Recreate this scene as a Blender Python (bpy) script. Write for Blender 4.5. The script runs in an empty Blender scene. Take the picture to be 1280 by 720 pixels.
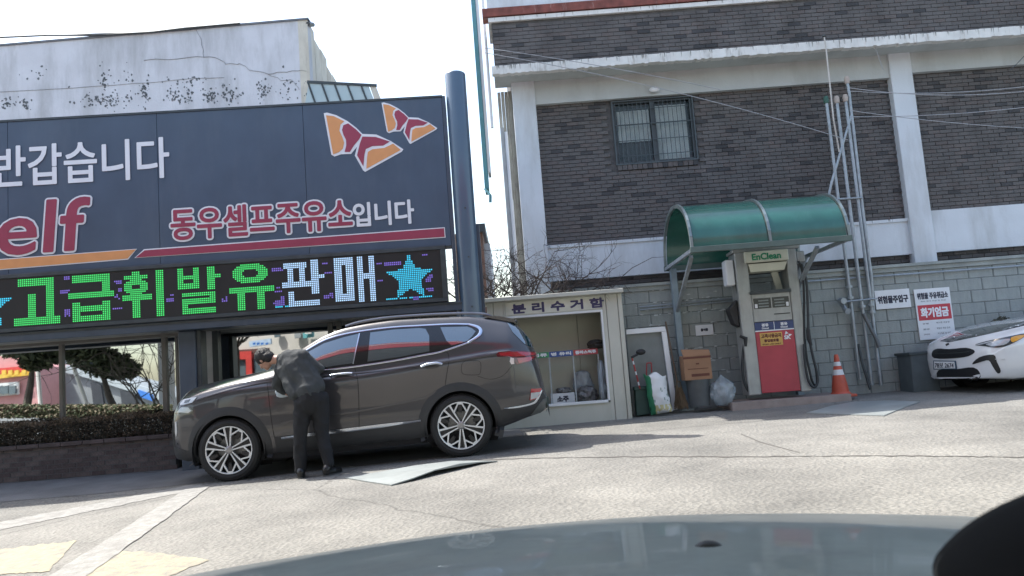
import bpy, bmesh, math, random
import numpy as np
from mathutils import Vector, Matrix, noise
from mathutils.bvhtree import BVHTree
from mathutils.geometry import delaunay_2d_cdt
random.seed(7)
SC = bpy.context.scene
COL = SC.collection
R = math.radians
# ------------------------------------------------------------------ camera
F = 1000.0
CAM = Vector((0, 0, 0.9))
ROT = Matrix.Rotation(R(90 + 6.25), 3, 'X') @ Matrix.Rotation(R(-4.35), 3, 'Z')
cd = bpy.data.cameras.new('camera'); cam = bpy.data.objects.new('camera', cd); COL.objects.link(cam)
cam.matrix_world = Matrix.Translation(CAM) @ ROT.to_4x4()
cd.sensor_width = 36; cd.lens = 36 * F / 1280; cd.clip_start = 0.05; cd.clip_end = 3000
cd.dof.use_dof = True; cd.dof.focus_distance = 10.5; cd.dof.aperture_fstop = 10
SC.camera = cam
# ------------------------------------------------------------------ light
SUN = Vector((-2.55, 1.8, 5.3)).normalized()
EL = math.asin(SUN.z); AZ = math.atan2(SUN.x, SUN.y)
w = bpy.data.worlds.new('World'); SC.world = w; w.use_nodes = True
nt = w.node_tree; sky = nt.nodes.new('ShaderNodeTexSky'); sky.sky_type = 'NISHITA'
sky.sun_disc = False; sky.sun_elevation = EL; sky.sun_rotation = AZ
sky.air_density = 1.3; sky.dust_density = 2.5; sky.ozone_density = 0.0
nt.links.new(sky.outputs[0], nt.nodes['Background'].inputs[0]); nt.nodes['Background'].inputs[1].default_value = 0.15
sl = bpy.data.lights.new('sun', 'SUN'); so = bpy.data.objects.new('sun', sl); COL.objects.link(so)
sl.energy = 3.3; sl.angle = R(0.55); sl.color = (1, .955, .88)
so.rotation_euler = SUN.to_track_quat('Z', 'Y').to_euler()
SC.view_settings.view_transform = 'Standard'; SC.view_settings.look = 'None'; SC.view_settings.exposure = 1.32

# ------------------------------------------------------------------ pixel geometry
def ray(px, py):
    return (ROT @ Vector(((px - 640) / F, -(py - 360) / F, -1))).normalized()
def P(px, py, Y):
    d = ray(px, py); return CAM + d * (Y / d.y)
def clamp(v, a, b): return max(a, min(b, v))
def gz(x, y):
    a = .028 * (clamp(x, -5, 0) + 1) - .004 + .012 * clamp(x, 0, 12)
    return a + .03 * (clamp(y, -1, 13.5) - 9.5)
def G(px, py, dz=0):
    d = ray(px, py); lo, hi = .5, 60.0
    for _ in range(50):
        m = (lo + hi) / 2; p = CAM + d * m
        if p.z > gz(p.x, p.y) + dz: lo = m
        else: hi = m
    return CAM + d * lo
class Frame:
    def __init__(s, x, y, deg):
        t = R(deg); s.o = Vector((x, y, 0)); s.u = Vector((math.cos(t), math.sin(t), 0)); s.n = Vector((math.sin(t), -math.cos(t), 0))
    def p(s, u, z, n=0): return s.o + s.u * u + s.n * n + Vector((0, 0, z))
    def uv(s, px, py, n=0):
        d = ray(px, py); t = (s.o + s.n * n - CAM).dot(s.n) / d.dot(s.n); q = CAM + d * t
        return (q - s.o).dot(s.u), q.z
    def w(s, px, py, n=0): return s.p(*s.uv(px, py, n), n)
L = Frame(-0.6, 11.2, 3.1)
W = Frame(0, 13.3, 0)

# ------------------------------------------------------------------ materials
MATS = {}
def M(name, col, rough=.6, metal=0, var=.12, scale=6, bump=0, bscale=60, coat=0, spec=.5, emit=0, dirt=None, alpha=1, trans=0, detail=4, dscale=2.0, damt=.5, dlo=.5):
    if name in MATS: return MATS[name]
    m = bpy.data.materials.new(name); m.use_nodes = True; t = m.node_tree; N = t.nodes; K = t.links
    b = N['Principled BSDF']; b.inputs['Roughness'].default_value = rough; b.inputs['Metallic'].default_value = metal
    b.inputs['Specular IOR Level'].default_value = spec; b.inputs['Coat Weight'].default_value = coat; b.inputs['Coat Roughness'].default_value = .04
    b.inputs['Transmission Weight'].default_value = trans; b.inputs['Alpha'].default_value = alpha
    c = (*col, 1)
    if emit:
        b.inputs['Emission Color'].default_value = c; b.inputs['Emission Strength'].default_value = emit
        b.inputs['Base Color'].default_value = c; MATS[name] = m; return m
    tc = N.new('ShaderNodeTexCoord')
    nz = N.new('ShaderNodeTexNoise'); nz.inputs['Scale'].default_value = scale; nz.inputs['Detail'].default_value = detail
    K.new(tc.outputs['Object'], nz.inputs['Vector'])
    mx = N.new('ShaderNodeMix'); mx.data_type = 'RGBA'
    mx.inputs[6].default_value = (*[v * (1 - var) for v in col], 1); mx.inputs[7].default_value = (*[min(1, v * (1 + var)) for v in col], 1)
    mr = N.new('ShaderNodeMapRange'); mr.inputs[1].default_value = .3; mr.inputs[2].default_value = .7
    K.new(nz.outputs['Fac'], mr.inputs[0]); K.new(mr.outputs[0], mx.inputs[0])
    out = mx.outputs[2]
    if dirt:
        n2 = N.new('ShaderNodeTexNoise'); n2.inputs['Scale'].default_value = dscale; n2.inputs['Detail'].default_value = 8; n2.inputs['Roughness'].default_value = .7
        mp = N.new('ShaderNodeMapping'); mp.inputs['Scale'].default_value = (1.7, 1.7, .38); K.new(tc.outputs['Object'], mp.inputs[0]); K.new(mp.outputs[0], n2.inputs['Vector'])
        r2 = N.new('ShaderNodeMapRange'); r2.inputs[1].default_value = dlo; r2.inputs[2].default_value = dlo + .2; r2.inputs[4].default_value = damt
        K.new(n2.outputs['Fac'], r2.inputs[0])
        m2 = N.new('ShaderNodeMix'); m2.data_type = 'RGBA'; K.new(r2.outputs[0], m2.inputs[0]); K.new(out, m2.inputs[6]); m2.inputs[7].default_value = (*dirt, 1)
        out = m2.outputs[2]
    K.new(out, b.inputs['Base Color'])
    if bump:
        n3 = N.new('ShaderNodeTexNoise'); n3.inputs['Scale'].default_value = bscale; n3.inputs['Detail'].default_value = 6
        K.new(tc.outputs['Object'], n3.inputs['Vector'])
        bp = N.new('ShaderNodeBump'); bp.inputs['Strength'].default_value = bump; bp.inputs['Distance'].default_value = .02
        K.new(n3.outputs['Fac'], bp.inputs['Height']); K.new(bp.outputs[0], b.inputs['Normal'])
    MATS[name] = m; return m

signblue = M('sign_slate_blue', (.062, .092, .138), .5, var=.1, scale=2, dirt=(.10, .13, .17), damt=.4, dscale=1.2)
frameblue = M('frame_slate', (.055, .075, .105), .4, var=.15, scale=3, dirt=(.10, .115, .13), damt=.3, dscale=4)
white = M('white_paint', (.72, .74, .76), .55, var=.05, scale=3)
whitewall = M('white_render', (.62, .66, .70), .8, var=.05, scale=2, bump=.15, bscale=30, dirt=(.36, .37, .36), damt=.5, dscale=1.0, dlo=.46)
beamgrey = M('grey_render', (.47, .5, .5), .8, var=.07, scale=2, bump=.15, bscale=30, dirt=(.30, .30, .28), damt=.45, dscale=.8, dlo=.48)
ledge = M('worn_ledge', (.7, .7, .68), .8, var=.1, scale=5, dirt=(.25, .23, .2), damt=.8, dscale=5, dlo=.55)
rust = M('rusty_red_steel', (.2, .06, .045), .7, var=.3, scale=8, dirt=(.55, .5, .47), damt=.8, dscale=4, dlo=.58)
mortar = M('mortar', (.092, .09, .09), .95, var=.2, scale=8, bump=.3)
bricks = [M('brick_mid', (.105, .099, .098), .75, var=.22, scale=3, bump=.4, bscale=50),
          M('brick_dark', (.045, .044, .047), .65, var=.3, scale=3, bump=.4, bscale=50),
          M('brick_brown', (.112, .099, .096), .8, var=.25, scale=3, bump=.4, bscale=50)]
block = M('concrete_block', (.31, .335, .32), .9, var=.12, scale=4, bump=.5, bscale=45, dirt=(.2, .225, .225), damt=.6, dscale=1.5, dlo=.48)
chip = M('chipped_plaster', (.5, .53, .53), .9)
blockmortar = M('block_mortar', (.17, .19, .19), .95, var=.1)
oldwall = M('weathered_wall', (.62, .62, .66), .85, var=.06, scale=2, bump=.2, bscale=20, dirt=(.36, .36, .37), damt=.7, dscale=.8, dlo=.45)
peel = M('peeled_patch', (.13, .14, .15), .9, var=.3)
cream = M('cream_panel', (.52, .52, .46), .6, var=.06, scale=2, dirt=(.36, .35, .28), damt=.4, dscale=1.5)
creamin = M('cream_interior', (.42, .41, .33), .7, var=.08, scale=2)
steel = M('galvanised_steel', (.33, .37, .4), .42, metal=.35, var=.15, scale=12, dirt=(.2, .2, .2), damt=.4, dscale=8)
darksteel = M('dark_metal', (.06, .07, .075), .5, metal=.3, var=.2)
black = M('black_rubber', (.018, .019, .021), .55, var=.2)
blackg = M('black_gloss', (.01, .01, .012), .12, var=.1, coat=.5)
chrome = M('chrome', (.62, .66, .72), .18, metal=1, var=.03)
asphalt_dark = M('asphalt_shade', (.1, .1, .1), .9)
red_sign = M('sign_red', (.33, .045, .085), .5, var=.06)
orange_sign = M('sign_orange', (.72, .32, .12), .5, var=.05)
pale = M('sign_white', (.78, .79, .82), .5, var=.03)
mirror = M('reflective_glass', (.62, .66, .68), .015, metal=1, var=.02, bump=.004, bscale=1.2, detail=2)
ink = M('ink_dark', (.02, .025, .05), .6)

# ------------------------------------------------------------------ mesh helpers
WM = {}
class MB:
    def __init__(s): s.v = []; s.f = []; s.m = []
    def add(s, vs, fs, m=0):
        k = len(s.v); s.v += [Vector(v) for v in vs]; s.f += [tuple(i + k for i in f) for f in fs]; s.m += [m] * len(fs); return s
    def hexa(s, c, m=0):   # 8 corners: 4 bottom ccw, 4 top
        return s.add(c, [(3, 2, 1, 0), (4, 5, 6, 7), (0, 1, 5, 4), (1, 2, 6, 5), (2, 3, 7, 6), (3, 0, 4, 7)], m)
    def box(s, fr, u0, u1, z0, z1, n0, n1, m=0):
        q = fr.p
        return s.hexa([q(u0, z0, n1), q(u1, z0, n1), q(u1, z0, n0), q(u0, z0, n0), q(u0, z1, n1), q(u1, z1, n1), q(u1, z1, n0), q(u0, z1, n0)], m)
    def bx(s, x0, x1, y0, y1, z0, z1, m=0):
        return s.hexa([(x0, y0, z0), (x1, y0, z0), (x1, y1, z0), (x0, y1, z0), (x0, y0, z1), (x1, y0, z1), (x1, y1, z1), (x0, y1, z1)], m)
    def quadbar(s, a, b, w_, h_, up=Vector((0, 0, 1)), m=0):
        a = Vector(a); b = Vector(b); d = (b - a).normalized(); r = d.cross(up)
        if r.length < .05: r = d.cross(Vector((0, 1, 0)))
        r.normalize(); t = r.cross(d); r *= w_ / 2; t *= h_ / 2
        return s.hexa([a - r - t, b - r - t, b + r - t, a + r - t, a - r + t, b - r + t, b + r + t, a + r + t], m)
    def tube(s, pts, rad, n=10, m=0, cap=True):
        pts = [Vector(p) for p in pts]; k = len(pts)
        rads = rad if isinstance(rad, (list, tuple)) else [rad] * k
        base = len(s.v); prev = None
        for i, p in enumerate(pts):
            d = (pts[min(i + 1, k - 1)] - pts[max(i - 1, 0)]).normalized()
            if prev is None:
                a = d.cross(Vector((0, 0, 1)));
                if a.length < .1: a = d.cross(Vector((1, 0, 0)))
            else:
                a = prev - d * prev.dot(d)
            a.normalize(); prev = a; b = d.cross(a)
            for j in range(n):
                t = 2 * math.pi * j / n; s.v.append(p + (a * math.cos(t) + b * math.sin(t)) * rads[i])
        for i in range(k - 1):
            for j in range(n):
                s.f.append((base + i * n + j, base + i * n + (j + 1) % n, base + (i + 1) * n + (j + 1) % n, base + (i + 1) * n + j)); s.m.append(m)
        if cap:
            s.f.append(tuple(base + j for j in range(n))[::-1]); s.m.append(m)
            s.f.append(tuple(base + (k - 1) * n + j for j in range(n))); s.m.append(m)
        return s
    def grid(s, fn, nu, nv, m=0):
        vs = [fn(i / nu, j / nv) for j in range(nv + 1) for i in range(nu + 1)]
        return s.add(vs, [(j * (nu + 1) + i, j * (nu + 1) + i + 1, (j + 1) * (nu + 1) + i + 1, (j + 1) * (nu + 1) + i) for j in range(nv) for i in range(nu)], m)
    def prism(s, pts, off, m=0):      # polygon + extrusion vector
        n = len(pts); off = Vector(off)
        return s.add([Vector(p) for p in pts] + [Vector(p) + off for p in pts], [tuple(range(n))] + [tuple(range(n, 2 * n))[::-1]] + [(i, i + n, (i + 1) % n + n, (i + 1) % n) for i in range(n)], m)
    def ball(s, c, r, nu=12, nv=8, sc=(1, 1, 1), m=0):
        c = Vector(c)
        return s.grid(lambda a, b: c + Vector((r * sc[0] * math.sin(math.pi * b) * math.cos(2 * math.pi * a), r * sc[1] * math.sin(math.pi * b) * math.sin(2 * math.pi * a), -r * sc[2] * math.cos(math.pi * b))), nu, nv, m)
def mesh_of(name, mb, mats, Minv=None, smooth=False, bevel=0):
    me = bpy.data.meshes.new(name)
    vs = [Minv @ v for v in mb.v] if Minv else mb.v
    me.from_pydata([tuple(v) for v in vs], [], mb.f)
    mats = mats if isinstance(mats, (list, tuple)) else [mats]
    for m in mats: me.materials.append(m)
    me.polygons.foreach_set('material_index', mb.m)
    me.validate(); me.update()
    bm = bmesh.new(); bm.from_mesh(me)
    if bevel: bmesh.ops.bevel(bm, geom=[e for e in bm.edges if e.is_manifold and e.calc_face_angle(0) > .6], offset=bevel, segments=1, affect='EDGES')
    bmesh.ops.recalc_face_normals(bm, faces=bm.faces); bm.to_mesh(me); bm.free()
    if smooth:
        me.polygons.foreach_set('use_smooth', [True] * len(me.polygons))
        try: me.set_sharp_from_angle(angle=R(40))
        except Exception: pass
    return me
def rootof(p):
    while p.parent: p = p.parent
    return p
def obj(name, mb, mats, parent=None, smooth=False, bevel=0, label=None, kind=None):
    Mi = WM[rootof(parent).name].inverted() if parent else None
    me = mb if isinstance(mb, bpy.types.Mesh) else mesh_of(name, mb, mats, Mi, smooth, bevel)
    o = bpy.data.objects.new(name, me); COL.objects.link(o)
    if parent: o.parent = parent
    else: WM[o.name] = Matrix()
    if label: o['label'] = label
    if kind: o['kind'] = kind
    return o
def tag(o, label, cat, group=None):
    o['label'] = label; o['category'] = cat
    if group: o['group'] = group
    return o
def thing(name, label, cat, loc, rot=None, group=None):
    o = bpy.data.objects.new(name, None); COL.objects.link(o); o.empty_display_size = .2
    m = Matrix.Translation(Vector(loc)) @ (rot.to_4x4() if rot else Matrix())
    o.matrix_world = m; WM[o.name] = m
    return tag(o, label, cat, group)
def structure(name, mb, mats, smooth=False):
    return obj(name, mb, mats, None, smooth, kind='structure')
def place(name, me, loc, parent, rot=None):   # shared-mesh copy at world location
    o = bpy.data.objects.new(name, me); COL.objects.link(o); o.parent = parent
    o.location = WM[rootof(parent).name].inverted() @ Vector(loc)
    if rot: o.rotation_euler = rot
    return o
def boxpx(mb, fr, x0, y0, x1, y1, n0, n1, m=0):   # box from two opposite pixels on the front plane
    u0, z0 = fr.uv(x0, y1, n1); u1, z1 = fr.uv(x1, y0, n1); return mb.box(fr, u0, u1, z0, z1, n0, n1, m)
def polypx(fr, pts, n): return [fr.w(x, y, n) for x, y in pts]

def text_mesh(body, bold=0.0):
    c = bpy.data.curves.new('lettering', 'FONT'); c.body = body; c.size = 1; c.offset = bold; c.resolution_u = 4
    o = bpy.data.objects.new('lettering', c); COL.objects.link(o)
    bpy.context.view_layer.update()
    me = bpy.data.meshes.new_from_object(o.evaluated_get(bpy.context.evaluated_depsgraph_get()))
    bpy.data.objects.remove(o); bpy.data.curves.remove(c)
    vs = [v.co.copy() for v in me.vertices]; fs = [tuple(p.vertices) for p in me.polygons]; bpy.data.meshes.remove(me)
    x0 = min(v.x for v in vs); x1 = max(v.x for v in vs); y0 = min(v.y for v in vs); y1 = max(v.y for v in vs)
    return [((v.x - x0) / (x1 - x0), (v.y - y0) / (y1 - y0)) for v in vs], fs
def text(body, fr, box, n, mat, parent, name='lettering', dil=0, bold=0.0, k=10, th=.003, slant=0):
    """box = (u0,z0,u1,z1) on the frame; dil = dilation radius in metres"""
    vs, fs = text_mesh(body, bold); mb = MB(); u0, z0, u1, z1 = box
    offs = [(0, 0)] + [(dil * math.cos(2 * math.pi * i / k), dil * math.sin(2 * math.pi * i / k)) for i in range(k)] if dil else [(0, 0)]
    for i, (du, dz) in enumerate(offs):
        nn = n + .00015 * i
        mb.add([fr.p(u0 + (u1 - u0) * a + du + slant * b * (z1 - z0), z0 + (z1 - z0) * b + dz, nn) for a, b in vs], fs)
    return obj(name, mb, mat, parent)
def tbox(fr, x0, x1, ytop, ybot, xm, n):
    u0, _ = fr.uv(x0, (ytop + ybot) / 2, n); u1, _ = fr.uv(x1, (ytop + ybot) / 2, n)
    return (u0, fr.uv(xm, ybot, n)[1], u1, fr.uv(xm, ytop, n)[1])

# ------------------------------------------------------------------ ground
def ground_material():
    m = bpy.data.materials.new('asphalt'); m.use_nodes = True; t = m.node_tree; N = t.nodes; K = t.links
    b = N['Principled BSDF']; b.inputs['Roughness'].default_value = .85
    tc = N.new('ShaderNodeTexCoord')
    def nz(s, d, r=.6):
        n = N.new('ShaderNodeTexNoise'); n.inputs['Scale'].default_value = s; n.inputs['Detail'].default_value = d; n.inputs['Roughness'].default_value = r
        K.new(tc.outputs['Object'], n.inputs['Vector']); return n
    a = nz(.45, 9, .68); c = nz(45, 3, .8); v = N.new('ShaderNodeTexVoronoi'); v.inputs['Scale'].default_value = 26; K.new(tc.outputs['Object'], v.inputs['Vector'])
    r1 = N.new('ShaderNodeValToRGB'); r1.color_ramp.elements[0].color = (.125, .124, .116, 1); r1.color_ramp.elements[1].color = (.25, .245, .225, 1)
    r1.color_ramp.elements[0].position = .35; r1.color_ramp.elements[1].position = .65
    K.new(a.outputs['Fac'], r1.inputs[0])
    r2 = N.new('ShaderNodeMapRange'); r2.inputs[1].default_value = .3; r2.inputs[2].default_value = .75; r2.inputs[3].default_value = .62; r2.inputs[4].default_value = 1.35
    K.new(c.outputs['Fac'], r2.inputs[0])
    mu = N.new('ShaderNodeVectorMath'); mu.operation = 'SCALE'; K.new(r1.outputs[0], mu.inputs[0]); K.new(r2.outputs[0], mu.inputs['Scale'])
    # cracks
    vc = N.new('ShaderNodeTexVoronoi'); vc.feature = 'DISTANCE_TO_EDGE'; vc.inputs['Scale'].default_value = .22
    w0 = nz(1.5, 6); ad = N.new('ShaderNodeMix'); ad.data_type = 'VECTOR'; ad.inputs[0].default_value = .25
    K.new(tc.outputs['Object'], ad.inputs[4]); K.new(w0.outputs['Color'], ad.inputs[5]); K.new(ad.outputs[1], vc.inputs['Vector'])
    cr = N.new('ShaderNodeMapRange'); cr.inputs[1].default_value = 0; cr.inputs[2].default_value = .0035; cr.inputs[3].default_value = .55; cr.inputs[4].default_value = 1
    K.new(vc.outputs['Distance'], cr.inputs[0])
    m2 = N.new('ShaderNodeVectorMath'); m2.operation = 'SCALE'; K.new(mu.outputs[0], m2.inputs[0]); K.new(cr.outputs[0], m2.inputs['Scale'])
    K.new(m2.outputs[0], b.inputs['Base Color'])
    bp = N.new('ShaderNodeBump'); bp.inputs['Strength'].default_value = .8; bp.inputs['Distance'].default_value = .016
    K.new(v.outputs['Distance'], bp.inputs['Height']); K.new(bp.outputs[0], b.inputs['Normal'])
    return m
def axis(a, b, n, far):
    l = [a + (b - a) * i / n for i in range(n + 1)]; return [-far, -60] + l + [60, far]
xs = axis(-16, 16, 64, 900); ys = axis(-4, 16, 60, 900)
mb = MB(); mb.add([(x, y, gz(x, y)) for y in ys for x in xs], [(j * len(xs) + i, j * len(xs) + i + 1, (j + 1) * len(xs) + i + 1, (j + 1) * len(xs) + i) for j in range(len(ys) - 1) for i in range(len(xs) - 1)])
structure('ground', mb, ground_material(), smooth=True)

def ground_patch(poly, h=.004, step=14, jit=0):
    jr = random.Random(2)
    """pixel polygon laid on the ground"""
    pts = [Vector(p) for p in poly]; n = len(pts); bd = []
    for i in range(n):
        a, b = pts[i], pts[(i + 1) % n]; k = max(1, int((b - a).length / step))
        bd += [a.lerp(b, j / k) + Vector((jr.uniform(-jit, jit) * 2.5, jr.uniform(-jit, jit))) for j in range(k)]
    r = delaunay_2d_cdt(bd, [], [list(range(len(bd)))], 1, 1e-6)
    mb = MB(); mb.add([G(v.x, v.y) + Vector((0, 0, h)) for v in r[0]], [tuple(f) for f in r[2]]); return mb
faded = M('faded_white_marking', (.275, .275, .26), .85, var=.15, scale=25, bump=.4, bscale=60, dirt=(.205, .2, .19), damt=1, dscale=5, dlo=.44)
yellow = M('faded_yellow_marking', (.34, .31, .22), .85, var=.12, scale=25, bump=.4, dirt=(.21, .2, .185), damt=1, dscale=5, dlo=.46)
smooth_asphalt = M('smooth_asphalt', (.15, .152, .155), .8, var=.2, scale=2, bump=.3, bscale=80, dirt=(.09, .09, .09), damt=.5, dscale=1)
def stripe(poly, h, mat, name):
    return obj(name, ground_patch(poly, h, 5, .9 if 'yellow' in name else .45), mat, kind='structure')
stripe([(-20, 657), (240, 606), (262, 609), (-20, 667)], .004, faded, 'faded_road_line')
stripe([(40, 735), (232, 612), (262, 609), (90, 735)], .008, faded, 'faded_road_line')
stripe([(-20, 690), (95, 676), (60, 715), (-20, 720)], .004, yellow, 'faded_yellow_patch')
stripe([(128, 690), (180, 690), (262, 700), (175, 735), (60, 735)], .004, yellow, 'faded_yellow_patch')
crackm = M('asphalt_crack', (.105, .10, .093), .95)
def crack(pts, w_, name='asphalt_crack'):
    r_ = random.Random(len(pts)); q = []
    for a, b in zip(pts, pts[1:]):
        k = max(2, int(abs(b[0] - a[0]) / 9))
        for i in range(k): q.append((a[0] + (b[0] - a[0]) * i / k, a[1] + (b[1] - a[1]) * i / k + r_.uniform(-.5, .5)))
    q.append(pts[-1]); m_ = MB()
    ws = [w_ * r_.uniform(.3, 1.2) for _ in q]
    m_.add([v for p, ww_ in zip(q, ws) for v in (G(p[0], p[1] - ww_) + Vector((0, 0, .004)), G(p[0], p[1] + ww_) + Vector((0, 0, .004)))], [(2 * i, 2 * i + 1, 2 * i + 3, 2 * i + 2) for i in range(len(q) - 1)])
    obj(name, m_, crackm, kind='structure')
crack([(560, 577), (660, 573), (800, 571), (950, 571), (1120, 570), (1290, 572)], .55)
crack([(926, 543), (950, 553), (975, 560), (1000, 566)], .4)
crack([(0, 603), (60, 600), (130, 592), (200, 590), (300, 584)], .6)
# concrete apron in front of the walls
def apron(u0, u1, n0, n1, fr, h):
    mb = MB()
    def fn(a, b):
        p = fr.p(u0 + (u1 - u0) * a, 0, n0 + (n1 - n0) * b); p.z = gz(p.x, p.y) + h; return p
    return mb.grid(fn, 30, 3)
structure('pavement_apron', apron(-9, .6, -1.6, 1.35, L, .004), smooth_asphalt, True)

# ------------------------------------------------------------------ LEFT STATION BUILDING
fascia = thing('station_sign', 'long slate blue fascia sign with butterfly emblems above the LED board', 'sign', L.p(-3, 1.9, 0))
SN = 0.0
uL = -8.6
uR, zt = L.uv(552, 122); zt = L.uv(300, 136)[1]
zl0 = L.uv(280, 326)[1]
mb = MB()
# four joined sheets across the sign
seams = [uL, -6.3, -4.25, -2.2, uR]
ub = L.uv(300, 399)[1]
for a, b in zip(seams, seams[1:]):
    obj('fascia_panel', MB().box(L, a + .002, b - .002, zl0, zt, -.3, 0), signblue, fascia, bevel=.004)
obj('top_trim', MB().box(L, uL, uR + .01, zt, zt + .03, -.31, .012), darksteel, fascia)
obj('side_cheek', MB().box(L, uR, uR + .05, L.uv(560, 400)[1], zt + .02, -.5, .004), frameblue, fascia)
# lettering
text('반갑습니다', L, tbox(L, -8, 211, 178, 228, 100, .012), .012, pale, fascia, dil=.010)
ob = tbox(L, -58, 107, 250, 315, 60, .012)
text('Self', L, ob, .010, pale, fascia, dil=.042, k=20, slant=.08)
text('Self', L, ob, .018, red_sign, fascia, dil=.016, k=20, slant=.08)
ob = tbox(L, 214, 440, 255, 293, 326, .012)
text('동우셀프주유소', L, ob, .010, pale, fascia, dil=.036, k=16)
text('동우셀프주유소', L, ob, .018, red_sign, fascia, dil=.011, k=10)
text('입니다', L, tbox(L, 442, 517, 252, 281, 480, .012), .012, pale, fascia, dil=.010)
def plate_poly(fr, pts, n, mat, parent, name, th=.006):
    mb = MB().prism(polypx(fr, pts, n), -fr.n * th); return obj(name, mb, mat, parent)
def inset(pts, d):
    cx = sum(p[0] for p in pts) / len(pts); cy = sum(p[1] for p in pts) / len(pts); n = len(pts); o = []
    area = sum(pts[i][0] * pts[(i + 1) % n][1] - pts[(i + 1) % n][0] * pts[i][1] for i in range(n)); sg = 1 if area > 0 else -1
    for i in range(n):
        a = Vector(pts[i - 1]); b = Vector(pts[i]); c = Vector(pts[(i + 1) % n])
        e = ((b - a).normalized() + (c - b).normalized()); e.normalize()
        o.append(tuple(b + Vector((-e.y, e.x)) * sg * d))
    return o
def smoothpoly(pts, k=4, closed=True):
    n = len(pts); o = []
    for i in range(n if closed else n - 1):
        p0, p1, p2, p3 = [Vector(pts[(i + j) % n]) if closed else Vector(pts[clamp(i + j, 0, n - 1)]) for j in (-1, 0, 1, 2)]
        for j in range(k):
            t = j / k; o.append(tuple(.5 * ((2 * p1) + (p2 - p0) * t + (2 * p0 - 5 * p1 + 4 * p2 - p3) * t * t + (3 * p1 - p0 - 3 * p2 + p3) * t ** 3)))
    if not closed: o.append(tuple(pts[-1]))
    return o
s1 = [(-30, 326), (171, 311), (160, 324.5), (-30, 340)]
s2 = [(180, 311.5), (556, 284), (557, 297), (168, 322.5)]
for s, mt in ((s1, orange_sign), (s2, red_sign)):
    plate_poly(L, s, .008, pale, fascia, 'stripe_border'); plate_poly(L, inset(s, 1.6), .013, mt, fascia, 'stripe')
def butterfly(ox, oy, sc):
    q = lambda l: [(400 + (x - 0) / 6 * 1, 110 + y / 6) for x, y in l]
    tr = lambda l: [(ox + (x - 40) * sc / 6, oy + (y - 190) * sc / 6) for x, y in l]
    outline = tr([(35, 190), (60, 185), (130, 205), (215, 250), (280, 300), (325, 345), (430, 350), (540, 400), (632, 460), (620, 478), (345, 630), (330, 618), (268, 508), (285, 440), (240, 495), (165, 498), (115, 515), (92, 500)])
    plate_poly(L, outline, .008, pale, fascia, 'emblem_border')
    parts = [([(52, 205), (110, 212), (188, 250), (160, 275), (152, 320), (175, 370), (188, 410), (178, 455), (150, 480), (105, 498)], orange_sign),
             ([(218, 266), (275, 310), (318, 352), (300, 385), (262, 430), (230, 480), (192, 480), (204, 430), (202, 390), (182, 350), (172, 315), (182, 280)], red_sign),
             ([(325, 365), (425, 368), (530, 402), (480, 432), (400, 436), (350, 458), (340, 500), (332, 588), (285, 505), (305, 420)], red_sign),
             ([(555, 418), (612, 465), (355, 605), (360, 520), (366, 480), (400, 460), (490, 450)], orange_sign)]
    for pl, mt in parts: plate_poly(L, tr(pl), .014, mt, fascia, 'emblem_wing')
butterfly(405.5, 141.5, 1.0)
butterfly(477.5, 128.5, .70)
# LED board
led = thing('led_board', 'black LED dot matrix board with green and pale blue Hangul and cyan stars', 'LED display', L.p(-3, 1.8, 0))
z1 = L.uv(280, 326, .06)[1]; z0 = L.uv(280, 396, .06)[1]
uE = L.uv(558, 340, .06)[0]
fm = MB()
lz1 = L.uv(250, 332, .06)[1]; lz0 = L.uv(250, 394, .06)[1]; 
obj('housing', MB().box(L, uL, uE, lz0 - .05, lz1 + .07, -.3, .05), frameblue, led)
obj('screen', MB().box(L, uL, uE - .07, lz0, lz1, .05, .056), M('led_black', (.012, .013, .015), .4), led)
obj('frame', MB().box(L, uL, uE, lz1, lz1 + .05, .05, .075).box(L, uL, uE, lz0 - .05, lz0, .05, .075).box(L, uE - .07, uE, lz0, lz1, .05, .075), darksteel, led, bevel=.004)
GL = {
 'go': [(2, 0, 20, 4), (16, 0, 20, 20), (7, 8, 11, 20), (0, 20, 23, 24)],
 'geup': [(2, 0, 21, 4), (17, 0, 21, 9), (0, 9, 23, 12), (2, 14, 6, 24), (17, 14, 21, 24), (2, 16, 21, 19), (2, 21, 21, 24)],
 'hwi': [(5, 0, 9, 2), (1, 2, 13, 4), ('e', 7, 8, 6.2, 4, 2.2, 1.3), (0, 12, 15, 15), (5, 15, 9, 24), (17, 0, 21, 24)],
 'bal': [(1, 0, 4, 10), (9, 0, 12, 10), (1, 4, 12, 6), (1, 8, 12, 11), (16, 0, 20, 12), (20, 4, 23, 6), (3, 13, 20, 15), (17, 13, 20, 18), (3, 16, 20, 19), (3, 17, 6, 24), (3, 21, 20, 24)],
 'yu': [('e', 11, 5, 9, 5.4, 4.5, 2.2), (0, 12, 23, 15), (4, 15, 8, 24), (14, 15, 18, 24)],
 'pan': [(1, 1, 13, 4), (3, 4, 6, 11), (9, 4, 12, 11), (0, 11, 15, 14), (15, 0, 19, 18), (19, 8, 22, 10), (3, 16, 6, 24), (3, 21, 19, 24)],
 'mae': [('r', 0, 0, 10, 23, 4, 4, 6, 19), (12, 0, 15, 24), (18, 0, 21, 24), (15, 9, 18, 12)]}
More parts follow.
